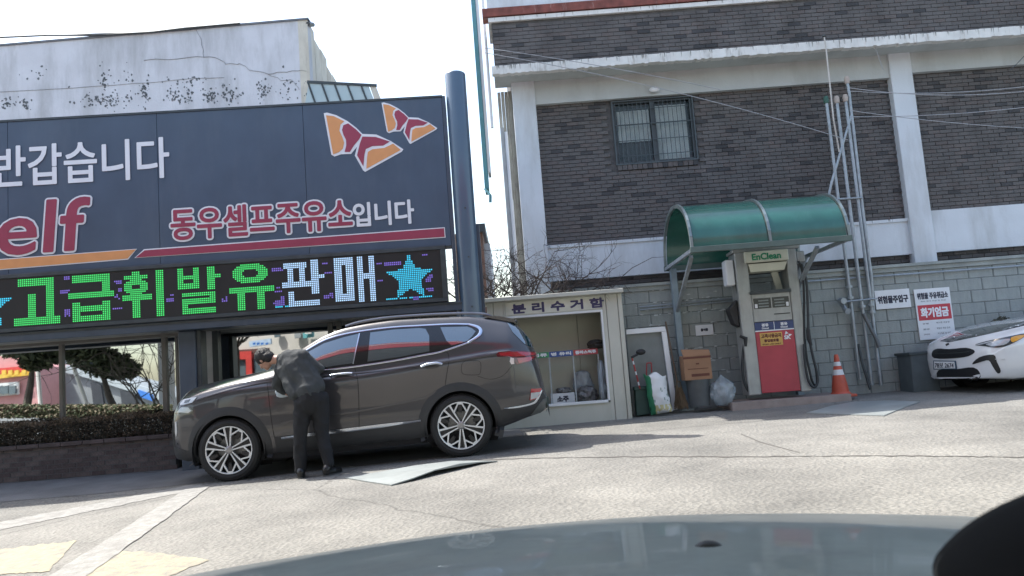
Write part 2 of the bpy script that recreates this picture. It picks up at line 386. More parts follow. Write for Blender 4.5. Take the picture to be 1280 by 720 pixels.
def cells(g):
    s = set()
    for q in GL[g]:
        if q[0] == 'e':
            _, cx, cy, rx, ry, hx, hy = q
            for x in range(24):
                for y in range(24):
                    dx, dy = x + .5 - cx, y + .5 - cy
                    if (dx / rx) ** 2 + (dy / ry) ** 2 <= 1 and (dx / hx) ** 2 + (dy / hy) ** 2 > 1: s.add((x, y))
        elif q[0] == 'r':
            for x in range(q[1], q[3]):
                for y in range(q[2], q[4]):
                    if not (q[5] <= x < q[7] and q[6] <= y < q[8]): s.add((x, y))
        else:
            for x in range(q[0], q[2]):
                for y in range(q[1], q[3]): s.add((x, y))
    return s
def star_cells(cx, cy, r):
    pts = []
    for i in range(10):
        a = math.pi * i / 5 - math.pi / 2; rr = r if i % 2 == 0 else r * .45; pts.append((cx + rr * math.cos(a), cy + rr * math.sin(a)))
    s = set()
    for x in range(int(cx - r) - 1, int(cx + r) + 2):
        for y in range(int(cy - r) - 1, int(cy + r) + 2):
            ins = False; px_, py_ = x + .5, y + .5
            for i in range(10):
                (x1, y1), (x2, y2) = pts[i], pts[i - 1]
                if (y1 > py_) != (y2 > py_) and px_ < (x2 - x1) * (py_ - y1) / (y2 - y1) + x1: ins = not ins
            if ins: s.add((x, y))
    return s
ULED0 = L.uv(17, 378, .06)[0]; ULED1 = L.uv(469, 350, .06)[0]
pitch = (ULED1 - ULED0) / (27 * 6 + 21); ztop = lz1 - (lz1 - lz0 - pitch * 24) * .45
green_e = M('led_green', (.05, .62, .13), emit=.36); pale_e = M('led_pale_blue', (.42, .62, .85), emit=.40); cyan_e = M('led_cyan', (.04, .48, .68), emit=.42); viol_e = M('led_violet', (.18, .12, .5), emit=.3)
def dots(cs, u0, mat, name, p=.9, sz=.34, ch=.015):
    mb = MB(); r = pitch * sz
    for x, y in sorted(cs):
        if random.random() > p: continue
        cu = u0 + (x + .5) * pitch; cz = ztop - (y + .5) * pitch
        mb.add([L.p(cu - r, cz - r, .058), L.p(cu + r, cz - r, .058), L.p(cu + r, cz + r, .058), L.p(cu - r, cz + r, .058)], [(0, 1, 2, 3)])
    o = obj(name, mb, mat, led, kind='stuff'); return o
taken = set()
for i, g in enumerate(['go', 'geup', 'hwi', 'bal', 'yu', 'pan', 'mae']):
    cs = cells(g); dots(cs, ULED0 + 27 * i * pitch, green_e if i < 5 else pale_e, 'led_character', 1)
    taken |= {(x + 27 * i, y) for x, y in cs}
taken |= {(x + dx, y) for x, y in set(taken) for dx in (-1, 1)} | {(x, y + d) for x, y in set(taken) for d in (-1, 1)}
st = star_cells(7 * 27 + 12, 13, 13); dots(st, ULED0, cyan_e, 'led_star', 1)
st2 = star_cells(-13, 13, 13); dots(st2, ULED0, cyan_e, 'led_star', 1)
tk = taken | {(x + dx, y + dy) for x, y in st | st2 for dx in (-1, 0, 1) for dy in (-1, 0, 1)}
gl = set()
rr = random.Random(3)
for c0, c1, k in ((22, 27, 5), (49, 53, 6), (76, 79, 2), (103, 106, 2), (130, 135, 8), (156, 160, 4), (181, 186, 2), (187, 212, 15)):
    for _ in range(k):
        y = rr.randrange(0, 24); a = rr.randrange(c0, c1); ln = rr.randrange(3, 16 if c0 > 180 else 7)
        for hh in range(rr.choice([1, 1, 2])):
            gl |= {(x, y + hh) for x in range(a, min(a + ln, c1 + 1))}
dots(gl - tk, ULED0, viol_e, 'led_glitch_rows', .92)
dots({(x, 23) for x in range(188, 212)} | {(x, 23) for x in range(130, 140)}, ULED0, cyan_e, 'led_bottom_row', .85)

# beam, pillar and glazing below
stn = thing('station_building', 'slate blue service station front with reflecting windows under the LED board', 'building', L.p(-4, 0, -1))
bz1 = lz0 - .05; bz0 = L.uv(250, 411, 0)[1]
obj('beam', MB().box(L, uL, uR + .12, bz0, bz1 - .002, -.3, .02), frameblue, stn, bevel=.006)
obj('beam_rail', MB().box(L, uL, uR + .12, bz0 + .09, bz0 + .115, .02, .032), darksteel, stn)
obj('soffit', MB().box(L, uL, uR, bz0 + .05, bz0 + .08, -1.3, -.3), M('soffit_panel', (.36, .35, .31), .7), stn)
NG = -1.1     # glazing depth
pu0 = L.uv(222, 460, -.2)[0]; pu1 = L.uv(251, 460, -.2)[0]
obj('pillar', MB().box(L, pu0 + .02, pu1 - .06, -.2, bz0, -.5, -.2), frameblue, stn, bevel=.01)
obj('pillar_edge', MB().box(L, pu1 - .06, pu1, -.2, bz0, -.48, -.23), darksteel, stn, bevel=.005)
frm = M('window_frame', (.16, .155, .145), .45, var=.1)
a0, gz0 = L.uv(-60, 540, NG); a1 = L.uv(75.5, 470, NG)[0]; a2 = L.uv(80, 470, NG)[0]; a3 = L.uv(204, 470, NG)[0]; a4 = L.uv(210, 470, NG)[0]; a5 = L.uv(221, 470, NG)[0]
ztop_g = L.uv(100, 429, NG)[1]; zbot = L.uv(100, 552, NG)[1]
def pane(u0, u1, z0, z1, name='window_pane'):
    mb = MB(); mb.box(L, u0, u1, z0, z1, NG - .012, NG); return obj(name, mb, mirror, stn)
pane(uL, a1, zbot, ztop_g); pane(a2, a3, zbot, ztop_g); pane(a4, a5, zbot, ztop_g)
obj('window_head', MB().box(L, uL, a5 + .1, ztop_g, ztop_g + .05, NG - .03, NG + .05), frm, stn)
obj('wall_band', MB().box(L, uL, a5 + .1, ztop_g + .05, bz0 + .05, NG - .1, NG + .01), frameblue, stn)
for x0, x1 in ((a1, a2), (a3, a4)):
    obj('mullion', MB().box(L, x0, x1, zbot, ztop_g, NG - .03, NG + .045), frm, stn, bevel=.004)
obj('mullion', MB().box(L, a5, a5 + .04, zbot, ztop_g, NG - .03, NG + .045), frm, stn, bevel=.004)
obj('lower_wall', MB().box(L, uL, pu0 + .02, -.5, zbot, NG - .1, NG + .02), frameblue, stn)
# glazed bay behind the SUV
d0 = L.uv(243, 450, NG)[0]; d1 = L.uv(268, 450, NG)[0]; d2 = L.uv(275, 450, NG)[0]; dE = L.uv(600, 430, NG)[0]
obj('door_panel', MB().box(L, pu1 - .6, d1, -.3, bz0 + .04, NG - .05, NG + .06), M('grey_door', (.45, .46, .47), .5), stn)
obj('door_jamb', MB().box(L, d1, d2, -.3, bz0 + .04, NG - .05, NG + .08), darksteel, stn)
zh = L.uv(400, 404, NG)[1]
obj('bay_pane', MB().box(L, d2, dE, .45, zh, NG - .012, NG), mirror, stn)
obj('bay_wall', MB().box(L, d2, dE, -.4, .45, NG - .1, NG), frameblue, stn)
obj('bay_head', MB().box(L, d2, dE, zh, bz0 + .06, NG - .05, NG + .05), M('bay_head', (.2, .2, .18), .6), stn)
for x in (410, 421, 520):
    u = L.uv(x, 410, NG)[0]
    obj('bay_post', MB().box(L, u, u + .07, .45, zh, NG, NG + .04), M('bay_head', (.2, .2, .18), .6), stn)
# round pole
pl = thing('steel_pole', 'thick round slate blue pole with rounded top at right end of the sign', 'pole', (-.5, 11.3, 0))
pt = P(563.5, 92, 11.25); pb = P(580, 420, 11.25); pb = Vector((pt.x, pt.y, 0))
pts = [Vector((pt.x, pt.y, z)) for z in (-.3, 1, 2, 3, 4, pt.z - .03)] ; rad = [.15] * 6
for i in range(1, 6):
    t = i / 5 * math.pi / 2; pts.append(Vector((pt.x, pt.y, pt.z - .03 + .05 * math.sin(t)))); rad.append(max(.004, .15 * math.cos(t)))
px_ = P(579, 240, 11.25); 
for p in pts: p.x = px_.x
obj('shaft', MB().tube(pts, rad, 28), M('pole_blue', (.075, .12, .175), .28, var=.06, scale=1.5, coat=.3, dirt=(.10, .14, .18), damt=.4, dscale=3), pl, smooth=True)
obj('back_channel', MB().bx(px_.x + .10, px_.x + .19, 11.3, 11.42, -.2, 3.1), frameblue, pl)
for z in (1.9, 2.6, 3.3): obj('bolt', MB().tube([(px_.x + .02, 11.11, z), (px_.x + .02, 11.09, z)], .012, 8), darksteel, pl)

# planter with hedge
brickred = [M('planter_brick', (.085, .066, .064), .85, var=.3, scale=5, bump=.4), M('planter_brick_dark', (.065, .048, .048), .85, var=.3, bump=.4), M('planter_brick_pale', (.10, .08, .076), .85, var=.3, bump=.4)]
planter = thing('brick_planter', 'low brown brick planter holding the hedge under the left windows', 'planter', L.p(-5, -.1, -.7))
NP = -.55
pz1 = L.uv(100, 556, NP)[1]; pe = L.uv(219, 560, NP)[0]
obj('core', MB().box(L, uL, pe, -.35, pz1 - .01, NP - .13, NP - .012), mortar, planter)
obj('soil', MB().box(L, uL, pe, -.3, pz1 - .05, NG + .03, NP - .13), M('soil', (.05, .042, .035), .95, bump=.5), planter)
mb = MB(); u = uL; 
while u < pe:
    e = min(u + .3, pe + .02); obj('coping_stone', MB().box(L, u + .004, e - .004, pz1, pz1 + .055, NP - .18, NP + .03), brickred[0], planter, bevel=.005); u += .3
bm_ = [mesh_of('brick', MB().bx(-.092, .092, -.02, .02, -.027, .027), m_, bevel=0) for m_ in brickred]
z = -.32; row = 0
while z < pz1 - .03:
    u = uL + (row % 2) * .1
    while u < pe - .05:
        p = L.p(u, z + .035, NP - .03 + random.uniform(0, .004)); 
        if p.z + .03 > gz(p.x, p.y) - .02 and u > L.uv(-40, 560, NP)[0]: place('brick', random.choice(bm_), p, planter, (0, 0, R(3.1)))
        u += .2
    z += .067; row += 1
def leafmass(n, fn, size, rnd, mats=1):
    mb = MB()
    for _ in range(n):
        c = fn(rnd); a = Vector((rnd.gauss(0, 1), rnd.gauss(0, 1), rnd.gauss(0, .7))).normalized(); b = a.cross(Vector((rnd.gauss(0, 1), rnd.gauss(0, 1), rnd.gauss(0, 1)))).normalized()
        s = size * rnd.uniform(.5, 1.3)
        mb.add([c - a * s, c + b * s * .45, c + a * s, c - b * s * .45], [(0, 1, 2, 3)], rnd.randrange(mats))
    return mb
hedge = thing('hedge', 'dark clipped hedge with dry brown tips growing in the brick planter', 'hedge', L.p(-5, 0, -.8))
rnd = random.Random(5)
def hf(r):
    u = r.uniform(uL, pe - .04); h = .44 + .05 * noise.noise(Vector((u * 1.7, 0, 0))) + .04 * noise.noise(Vector((u * 5, 3, 0)))
    t = r.random() ** .6; n = NP - .09 - .36 * r.random() * (1 if t < .9 else .8)
    if r.random() < .45: n = NP - .06 - .04 * r.random() + .05 * noise.noise(Vector((u * 4, t * 3, 1)))
    return L.p(u, pz1 - .06 + h * t, n)
lm = [M('hedge_leaf', (.075, .063, .047), .95, var=.4), M('hedge_leaf_dark', (.038, .036, .028), .95, var=.3), M('hedge_leaf_dry', (.2, .155, .11), .95, var=.3)]
hm = leafmass(26000, hf, .017, rnd, 2)
for i, f in enumerate(hm.f):
    zt_ = hm.v[f[0]].z
    if zt_ > pz1 + .31 and rnd.random() < .75: hm.m[i] = 2
    elif rnd.random() < .08: hm.m[i] = 2
o = obj('foliage', hm, lm, hedge, kind='stuff')
mb = MB()
for _ in range(260):
    u = rnd.uniform(uL, pe - .05); n = rnd.uniform(NP - .4, NP - .08); a = L.p(u, pz1 - .06, n); b = L.p(u + rnd.uniform(-.1, .1), pz1 + rnd.uniform(.2, .45), n + rnd.uniform(-.05, .05))
    mb.tube([a, a.lerp(b, .5) + Vector((rnd.uniform(-.03, .03), 0, 0)), b], [.007, .005, .002], 5)
obj('stems', mb, M('twig', (.09, .07, .055), .9), hedge, kind='stuff')

# ------------------------------------------------------------------ weathered building behind the sign
bk = thing('weathered_building', 'old grey white rendered building with peeling wall behind the sign', 'building', (-9, 16, 0))
Fb = Frame(-4.1, 16, -1.2)
uc, ztp = Fb.uv(384, 25)
obj('front_wall', MB().box(Fb, -22, uc, 0, ztp, -.25, 0), oldwall, bk)
topz = lambda u: ztp
obj('parapet_cap', MB().box(Fb, -22, uc + .03, ztp, ztp + .04, -.3, .03), M('cap_dark', (.16, .17, .19), .8), bk)
# sagging sheet and cables on the parapet
mb = MB(); 
for k, (sag, r_) in enumerate(((.10, .02), (.06, .012), (.14, .01))):
    mb.tube([Fb.w(x, y + 2, .05) for x, y in ((-5, 45), (60, 42), (120, 42 - k), (190, 38), (230, 33 + k), (265, 30), (300, 27))], r_, 6)
obj('cable', mb, darksteel, bk)
# render cracks and horizontal joint, real grooves drawn as thin proud dark strips
def strip_on(fr, pts, wpx, n, mat, parent, name):
    mb = MB(); ps = [fr.w(x, y, n) for x, y in pts]
    for a, b in zip(ps, ps[1:]): mb.quadbar(a, b, .004, wpx * .016, up=fr.n, m=0)
    return obj(name, mb, mat, parent)
ckm = M('crack', (.17, .17, .18), .9)
def jag(pts, amp, rnd, k=4):
    o = []
    for a, b in zip(pts, pts[1:]):
        for i in range(k): t = i / k; o.append((a[0] + (b[0] - a[0]) * t + rnd.uniform(-amp, amp), a[1] + (b[1] - a[1]) * t + rnd.uniform(-amp, amp)))
    return o + [pts[-1]]
rn = random.Random(11)
strip_on(Fb, jag([(0, 115), (90, 110), (190, 103), (245, 98), (280, 97)], .3, rn), .7, .004, ckm, bk, 'wall_joint')
strip_on(Fb, jag([(180, 75), (240, 72), (268, 71), (283, 80), (300, 80), (312, 87), (335, 92), (360, 89), (383, 89)], 1.2, rn), 1.0, .004, ckm, bk, 'crack')
strip_on(Fb, jag([(245, 35), (252, 52), (255, 72)], 1, rn), .8, .004, ckm, bk, 'crack')
strip_on(Fb, jag([(335, 92), (352, 100), (366, 100), (374, 112)], 1, rn), .7, .004, ckm, bk, 'crack')
# peeled patches
mb = MB()
def blotch(cx, cy, r):
    n = 7; a0_ = rn.uniform(0, 6)
    pts = [(cx + r * rn.uniform(.4, 1.2) * math.cos(a0_ + 6.28 * i / n), cy + r * rn.uniform(.5, 1.4) * math.sin(a0_ + 6.28 * i / n)) for i in range(n)]
    mb.prism(polypx(Fb, pts, .006), -Fb.n * .01)
for cx, cy, sx, sy, k in ((8, 130, 8, 6, 14), (30, 130, 7, 6, 16), (135, 125, 22, 8, 46), (130, 95, 5, 22, 14), (180, 118, 8, 14, 20), (180, 110, 3, 4, 8), (218, 122, 7, 10, 22), (235, 118, 4, 12, 16), (262, 120, 9, 9, 26), (287, 118, 10, 9, 30), (330, 113, 8, 9, 26), (362, 110, 20, 12, 16), (110, 124, 20, 10, 10), (240, 100, 25, 6, 12), (155, 95, 25, 15, 8), (40, 90, 30, 15, 6)):
    for _ in range(int(k * 1.9)):
        blotch(rn.gauss(cx, sx * .6), rn.gauss(cy, sy * .6), rn.uniform(.4, 1.7))
obj('peeled_patches', mb, peel, bk, kind='stuff')
# side wall running away from the corner, with rust-stained vertical streaks
ps = [Fb.p(uc, 0, 0), Vector((-3.95, 21.5, 0))]
dd = (ps[1] - ps[0]); side = Frame(ps[0].x, ps[0].y, math.degrees(math.atan2(dd.y, dd.x)))
sidemat = M('stained_cream_render', (.62, .58, .5), .85, var=.08, scale=3, dirt=(.3, .25, .2), damt=.5, dscale=2)
ln = dd.length
zs = [ztp, ztp - .05, ztp - .02, ztp - .1]
mb = MB(); nst = 9
for i in range(nst):
    a = ln * i / nst; b = ln * (i + 1) / nst - .03
    zz = ztp - .0 - .06 * i - (.1 if i % 2 else 0)
    mb.box(side, a, b, 0, zz, -.2, 0)
obj('side_wall', mb, sidemat, bk)
obj('roof_edge_debris', MB().tube([Fb.w(385, 30, 0), Fb.w(391, 31, -.3)], .05, 6).tube([side.p(ln * .9, ztp - .6, 0), side.p(ln * .9, ztp - .35, 0)], .04, 6), darksteel, bk)
ww = thing('glass_lean_to', 'pale glazed lean-to roof structure between weathered building and sign top', 'glass roof', P(430, 125, 14.6))
Fg = Frame(-3, 14.6, 4)
A, B_, C_, D_ = (385, 103), (470, 107), (480, 135), (372, 138)
gl_ = M('frosted_glazing', (.46, .56, .58), .35, var=.1, scale=2)
ptsx = [385, 402, 418, 434, 451, 461]
q = lambda x, y: Fg.w(x, y, 0)
for i in range(5):
    x0, x1 = ptsx[i], ptsx[i + 1]; l0 = 10 if i == 0 else 10
    yl = lambda x: 103 + (x - 385) * .047
    obj('glazing_panel', MB().prism([q(x0 + 1, yl(x0) + 1), q(x1 - 1 if i < 4 else x1, yl(x1) + 1), q(x1 + 11, 137), q(x0 + 13 - (18 if i == 0 else 0), 137)], (0, .02, 0)), gl_, ww)
    obj('glazing_bar', MB().quadbar(q(x0, yl(x0)), q(x0 + 12, 137), .03, .035), darksteel, ww)
obj('side_panel', MB().prism([q(462, 107.5), q(470, 108), q(481, 137), q(472, 137)], (0, .05, 0)), sidemat, ww)
obj('eave_bar', MB().quadbar(q(384, 102.5), q(471, 107), .04, .05), darksteel, ww)
# far brick house glimpsed between pole and brick building
fh = thing('far_brick_house', 'small red brown brick house glimpsed between the blue pole and brick building', 'house', P(600, 330, 24))
Ff = Frame(0, 24, 0)
mb = MB(); boxpx(mb, Ff, 580, 290, 603, 470, -3, 0); obj('wall', mb, M('far_brick', (.2, .11, .08), .8, var=.2, bump=.3), fh)
mb = MB(); boxpx(mb, Ff, 578, 279, 606, 291, -3.2, .2); obj('eave', mb, darksteel, fh)
mb = MB(); boxpx(mb, Ff, 603, 304, 612, 470, -3, -.4); obj('side_wall', mb, whitewall, fh)
# teal sheet edge
tl = thing('teal_gutter_pipe', 'tall narrow teal metal strip rising beside the brick building', 'metal strip', P(605, 240, 14.2))
mb = MB(); f2 = Frame(0, 14.2, 0); u_, zb_ = f2.uv(608, 236); u2, zt2 = f2.uv(588, -20)
mb.box(f2, u_ - .03, u_ + .045, zb_, zt2 + .6, -.5, 0)
obj('strip', mb, M('teal_metal', (.10, .27, .31), .6), tl)
mb = MB(); mb.box(f2, u_ + .055, u_ + .1, zb_ + .3, zt2 + .6, -.4, -.02); obj('flashing', mb, white, tl)
mb = MB(); mb.quadbar(P(606, 236, 14.2), P(613, 244, 14.1), .03, .03).quadbar(P(613, 244, 14.1), P(613, 253, 14.1), .03, .05); obj('spout', mb, M('teal_metal', (.05, .22, .28), .45), tl)

# ------------------------------------------------------------------ RIGHT BRICK BUILDING
bb = thing('brick_building', 'two storey dark brick building with white concrete columns and ledge', 'building', (3, 13.3, 0))
XR = 13.0
cL0 = W.uv(653, 230, .12)[0] - .17; cL1 = cL0 + .36
# core and panels
def Wz(x, y, n=0): return W.uv(x, y, n)[1]
def Wu(x, y, n=0): return W.uv(x, y, n)[0]
cu0 = Wu(646.5, 200, .12); cu1 = Wu(675.5, 200, .12); d0_ = Wu(1127, 200, .12); d1_ = Wu(1155, 200, .12)
zbeam0 = Wz(900, 113, .1); zbeam1 = Wz(900, 77, .1); zlow1 = Wz(900, 291, .03); zlow0 = Wz(900, 336, .03); zb1 = Wz(900, 68, .6); 
obj('core', MB().box(W, cu0 - .0, XR, -.5, zbeam1 + 2.4, -6, -.16), mortar, bb)
obj('column', MB().box(W, cu0, cu1, -.1, zbeam1, -.1, .12), whitewall, bb, bevel=.008)
obj('column', MB().box(W, d0_, d1_, zlow0 - .2, zbeam1, -.1, .13), whitewall, bb, bevel=.008)
d2_ = d1_ + (d0_ - cu1) + .3
obj('column', MB().box(W, d2_, d2_ + .36, zlow0 - .2, zbeam1, -.1, .13), whitewall, bb, bevel=.008)
obj('beam', MB().box(W, cu1, d0_, zbeam0, zbeam1 - .003, -.1, .09), beamgrey, bb)
obj('beam', MB().box(W, d1_, XR, zbeam0 + .06, zbeam1 - .003, -.1, .09), beamgrey, bb)
obj('plinth_band', MB().box(W, cu1, d0_, zlow0, zlow1, -.1, .05), whitewall, bb)
obj('plinth_lip', MB().box(W, cu1, d0_, zlow1 - .05, zlow1, .05, .075), whitewall, bb)
obj('plinth_band', MB().box(W, d1_, XR, zlow0, zlow1 + .1, -.1, .05), whitewall, bb)
zg1 = zlow0; zg0 = zlow0 - .16
for a, b in ((cu1 - .1, 1.9), (cu1 + 4.4, d0_), (d1_, d1_ + 2.2)): pass
# overhanging ledge, upper band
NO = .62
oz0 = Wz(900, 71, NO); oz1 = Wz(900, 61, NO); uo0 = Wu(615, 90, NO)
obj('soffit', MB().box(W, uo0 + .03, XR, oz0 + .02, oz0 + .07, -.1, NO - .03), beamgrey, bb)
# ledge in cast lengths with ragged lower edge
u = uo0; rn = random.Random(4)
lm_ = MB(); k = 0
while u < XR:
    l_ = rn.uniform(1.0, 1.9); seg = MB()
    n_ = int(l_ / .06)
    for i in range(n_):
        a = u + l_ * i / n_; b = u + l_ * (i + 1) / n_ + (.0 if i < n_ - 1 else -.004)
        seg.box(W, a, b, oz0 - rn.uniform(0, .018), oz1 + rn.uniform(-.004, .004), NO - .12, NO + rn.uniform(-.004, .006))
    obj('ledge_stone', seg, ledge, bb); u += l_
ub1 = Wz(900, 7, NO - .08)
obj('upper_core', MB().box(W, uo0 + .05, XR, oz1 - .01, ub1, -.3, NO - .1), mortar, bb)
# cap above upper band, rusty beam, white board
obj('coping', MB().box(W, uo0, XR, ub1, ub1 + .07, -.3, NO - .04), ledge, bb)
rz0 = Wz(750, 16, NO + .1)
obj('rusty_beam', MB().box(W, Wu(603, 20, NO), XR, ub1 + .09, ub1 + .23, NO - .3, NO - .02), rust, bb)
obj('roof_sheet', MB().box(W, Wu(608, 0, NO), XR, ub1 + .245, ub1 + .8, NO - .3, NO - .05), whitewall, bb)
# side elements left of the first column: cream corrugated return and pipes
sm = M('mottled_cream', (.4, .39, .34), .85, var=.15, dirt=(.12, .12, .11), damt=.7, dscale=5, dlo=.52)
for i in range(6):
    a = uo0 + .06 + i * .062
    obj('side_rib', MB().box(W, a, a + .055, 2.05, oz0, -.6, -.25 + .015 * (i % 2)), sm, bb)
obj('side_brick', MB().box(W, uo0 + .1, uo0 + .38, -.3, 2.0, -.6, -.3), M('side_brick_red', (.13, .085, .07), .85, var=.3, bump=.4), bb)
for x, y0, y1, r_ in ((604, -5, 160, .028), (629, 160, 375, .035), (634, 165, 370, .03), (641, 250, 375, .022)):
    a = W.w(x, y0, .0); b = W.w(x + (y1 - y0) * .06, y1, 0); a.x = b.x = (a.x + b.x) / 2
    obj('downpipe', MB().tube([a, b], r_, 10), white if r_ < .034 else M('grey_pipe', (.35, .37, .38), .5), bb, smooth=True)
# bricks --------------------------------------------------------
BW, BH, BP, BR = .192, .056, .2, .066
bmesh_ = [mesh_of('brick', MB().bx(-BW / 2, BW / 2, -.03, .03, -BH / 2, BH / 2), m_) for m_ in bricks]
def brick_area(panel, u0, u1, z0, z1, n, holes=(), single=0, rnd=random.Random(9)):
    mb = MB(); cnt = 0; row = 0; z = z0 + BR / 2
    lst = []
    while z + BH / 2 < z1 + .01:
        u = u0 + (.1 if row % 2 else 0) - .1
        while u < u1:
            a = max(u - BW / 2, u0 + .004); b = min(u + BW / 2, u1 - .004)
            ok = b - a > .04 and not any(a < h[1] and b > h[0] and z + BH / 2 > h[2] and z - BH / 2 < h[3] for h in holes)
            if ok:
                pr = rnd.uniform(-.006, .003); mi = rnd.choices((0, 1, 2), (.70, .10, .20))[0]
                lst.append((a, b, z, pr, mi))
            u += BP
        z += BR; row += 1
    full = [t for t in lst if t[1] - t[0] > BW - .01]
    full.sort(key=lambda t: abs((t[0] + t[1]) / 2 - 1.0) + abs(t[2] - 2.2)); sing = set(id(t) for t in full[:single])
    for t in lst:
        a, b, z, pr, mi = t
        if id(t) in sing: place('brick', bmesh_[mi], W.p((a + b) / 2, z, n + pr - .03), panel)
        else: mb.box(W, a, b, z - BH / 2, z + BH / 2, n + pr - .05, n + pr, mi)
    obj('brickwork', mb, bricks, panel, kind='stuff')
wu0, wz1 = W.uv(764, 127); wu1 = W.uv(864, 120)[0]; wz0 = W.uv(818, 206)[1]; wz1 = W.uv(814, 124)[1]
pnl = obj('brick_panel', MB().box(W, cu1, wu0, zlow1, zbeam0, -.15, -.022).box(W, wu1, d0_, zlow1, zbeam0, -.15, -.022).box(W, wu0, wu1, zlow1, wz0, -.15, -.022).box(W, wu0, wu1, wz1, zbeam0, -.15, -.022), mortar, bb)
brick_area(pnl, cu1, d0_, zlow1, zbeam0, 0, [(wu0 - .02, wu1 + .02, wz0 - .02, wz1 + .3)], 298)
pn2 = obj('brick_panel', MB().box(W, d1_, XR, zlow1 + .1, zbeam0 + .06, -.1, -.022), mortar, bb)
brick_area(pn2, d1_, Wu(1400, 200), zlow1 + .1, zbeam0 + .06, 0)
pn3 = obj('upper_brick_band', MB().box(W, uo0 + .06, XR - .1, oz1, ub1, NO - .1, NO - .095), mortar, bb)
brick_area(pn3, uo0 + .06, Wu(1400, 50, NO), oz1, ub1, NO - .08)
# low brick strip under plinth
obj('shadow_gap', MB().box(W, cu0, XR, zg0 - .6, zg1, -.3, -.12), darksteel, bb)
pn4 = obj('low_brick_strip', MB().box(W, cu1 - .1, XR - .1, zg0 - .1, zg1, -.12, -.07), mortar, bb)
brick_area(pn4, cu1 - .1, Wu(1400, 320), zg0 - .1, zg1, -.04)
stk = M('rain_streak', (.22, .22, .2), .9, var=.3)
rn = random.Random(77)
def streaks(u0, u1, ztop_, n, k, lmax, par, amt=1):
    m_ = MB()
    for _ in range(k):
        u = rn.uniform(u0, u1); l_ = rn.uniform(.04, lmax); w_ = rn.uniform(.002, .008)
        m_.add([W.p(u - w_, ztop_, n), W.p(u + w_, ztop_, n), W.p(u + w_ * .3, ztop_ - l_, n), W.p(u - w_ * .3, ztop_ - l_, n)], [(0, 1, 2, 3)])
    obj('rain_streaks', m_, stk, par, kind='stuff')
streaks(uo0, XR, oz1, NO + .009, 150, .09, bb)
streaks(cu1, d0_, zlow1, .077, 30, .05, bb)
streaks(uo0, XR, ub1 + .07, NO - .036, 60, .06, bb)
# window
win = obj('window', MB().box(W, wu0, wu1, wz0, wz1, -.12, -.10), M('window_interior', (.1, .12, .13), .8), bb)
wf = MB(); t_ = .045
wf.box(W, wu0, wu1, wz1 - t_, wz1, -.09, -.01).box(W, wu0, wu1, wz0 + .04, wz0 + .04 + t_, -.09, -.01).box(W, wu0, wu0 + t_, wz0 + .04 + t_, wz1 - t_, -.09, -.01).box(W, wu1 - t_, wu1, wz0 + .04 + t_, wz1 - t_, -.09, -.01)
wm_ = (wu0 + wu1) / 2; wf.box(W, wm_ - .035, wm_ + .035, wz0 + .04 + t_, wz1 - t_, -.085, -.02)
obj('frame', wf, darksteel, win)
curt = M('curtain', (.72, .8, .78), .8, var=.12, scale=5, dirt=(.3, .36, .36), damt=.7, dscale=2.5)
def ripple(x0, x1, z0, z1, n):
    return MB().grid(lambda a, b: W.p(x0 + (x1 - x0) * a, z0 + (z1 - z0) * b, n + .008 * math.sin(a * 40)), 60, 1)
obj('curtain', ripple(wu0 + .08, wm_ - .05, wz0 + .45, wz1 - .15, -.085), curt, win)
obj('curtain', ripple(wm_ + .05, wu1 - .1, wz0 + .1, wz1 - .1, -.085), curt, win)
obj('pane', MB().box(W, wu0 + t_, wm_ - .035, wz0 + .085, wz1 - t_, -.07, -.066), M('window_glass', (.05, .07, .08), .04, alpha=.2, spec=.6), win)
obj('pane', MB().box(W, wm_ + .035, wu1 - t_, wz0 + .085, wz1 - t_, -.07, -.066), MATS['window_glass'], win)
gr = MB()
n_ = 17
for i in range(n_ + 1):
    u = wu0 + .05 + (wu1 - wu0 - .1) * i / n_; gr.tube([W.p(u, wz0 + .05, .01), W.p(u, wz1 - .03, .01)], .006, 5)
for k in (.12, .37, .63, .88) :
    z = wz0 + .05 + (wz1 - wz0 - .08) * k; gr.tube([W.p(wu0 + .03, z, .012), W.p(wu1 - .03, z, .012)], .007 if k != .63 else .012, 5)
gr.box(W, wu0 - .01, wu1 + .01, wz1 - .015, wz1 + .005, -.02, .03).box(W, wu0 - .01, wu1 + .01, wz0 + .03, wz0 + .05, -.02, .03).box(W, wu0 - .012, wu0 + .01, wz0 + .05, wz1 - .015, -.02, .03).box(W, wu1 - .01, wu1 + .012, wz0 + .05, wz1 - .015, -.02, .03)
obj('grille', gr, M('grille_paint', (.07, .09, .1), .6), win)
n_ = 16
for i in range(n_):
    a = wu0 + (wu1 - wu0) * i / n_; obj('sill_brick', MB().box(W, a + .004, a + (wu1 - wu0) / n_ - .004, wz0 - .055, wz0 + .03, -.06, .02), random.choice(bricks), win)
# lamp on beam
obj('wall_lamp', MB().ball(W.w(818, 112, .14), .07, 12, 8, (1.3, .6, .7)), white, bb, smooth=True)

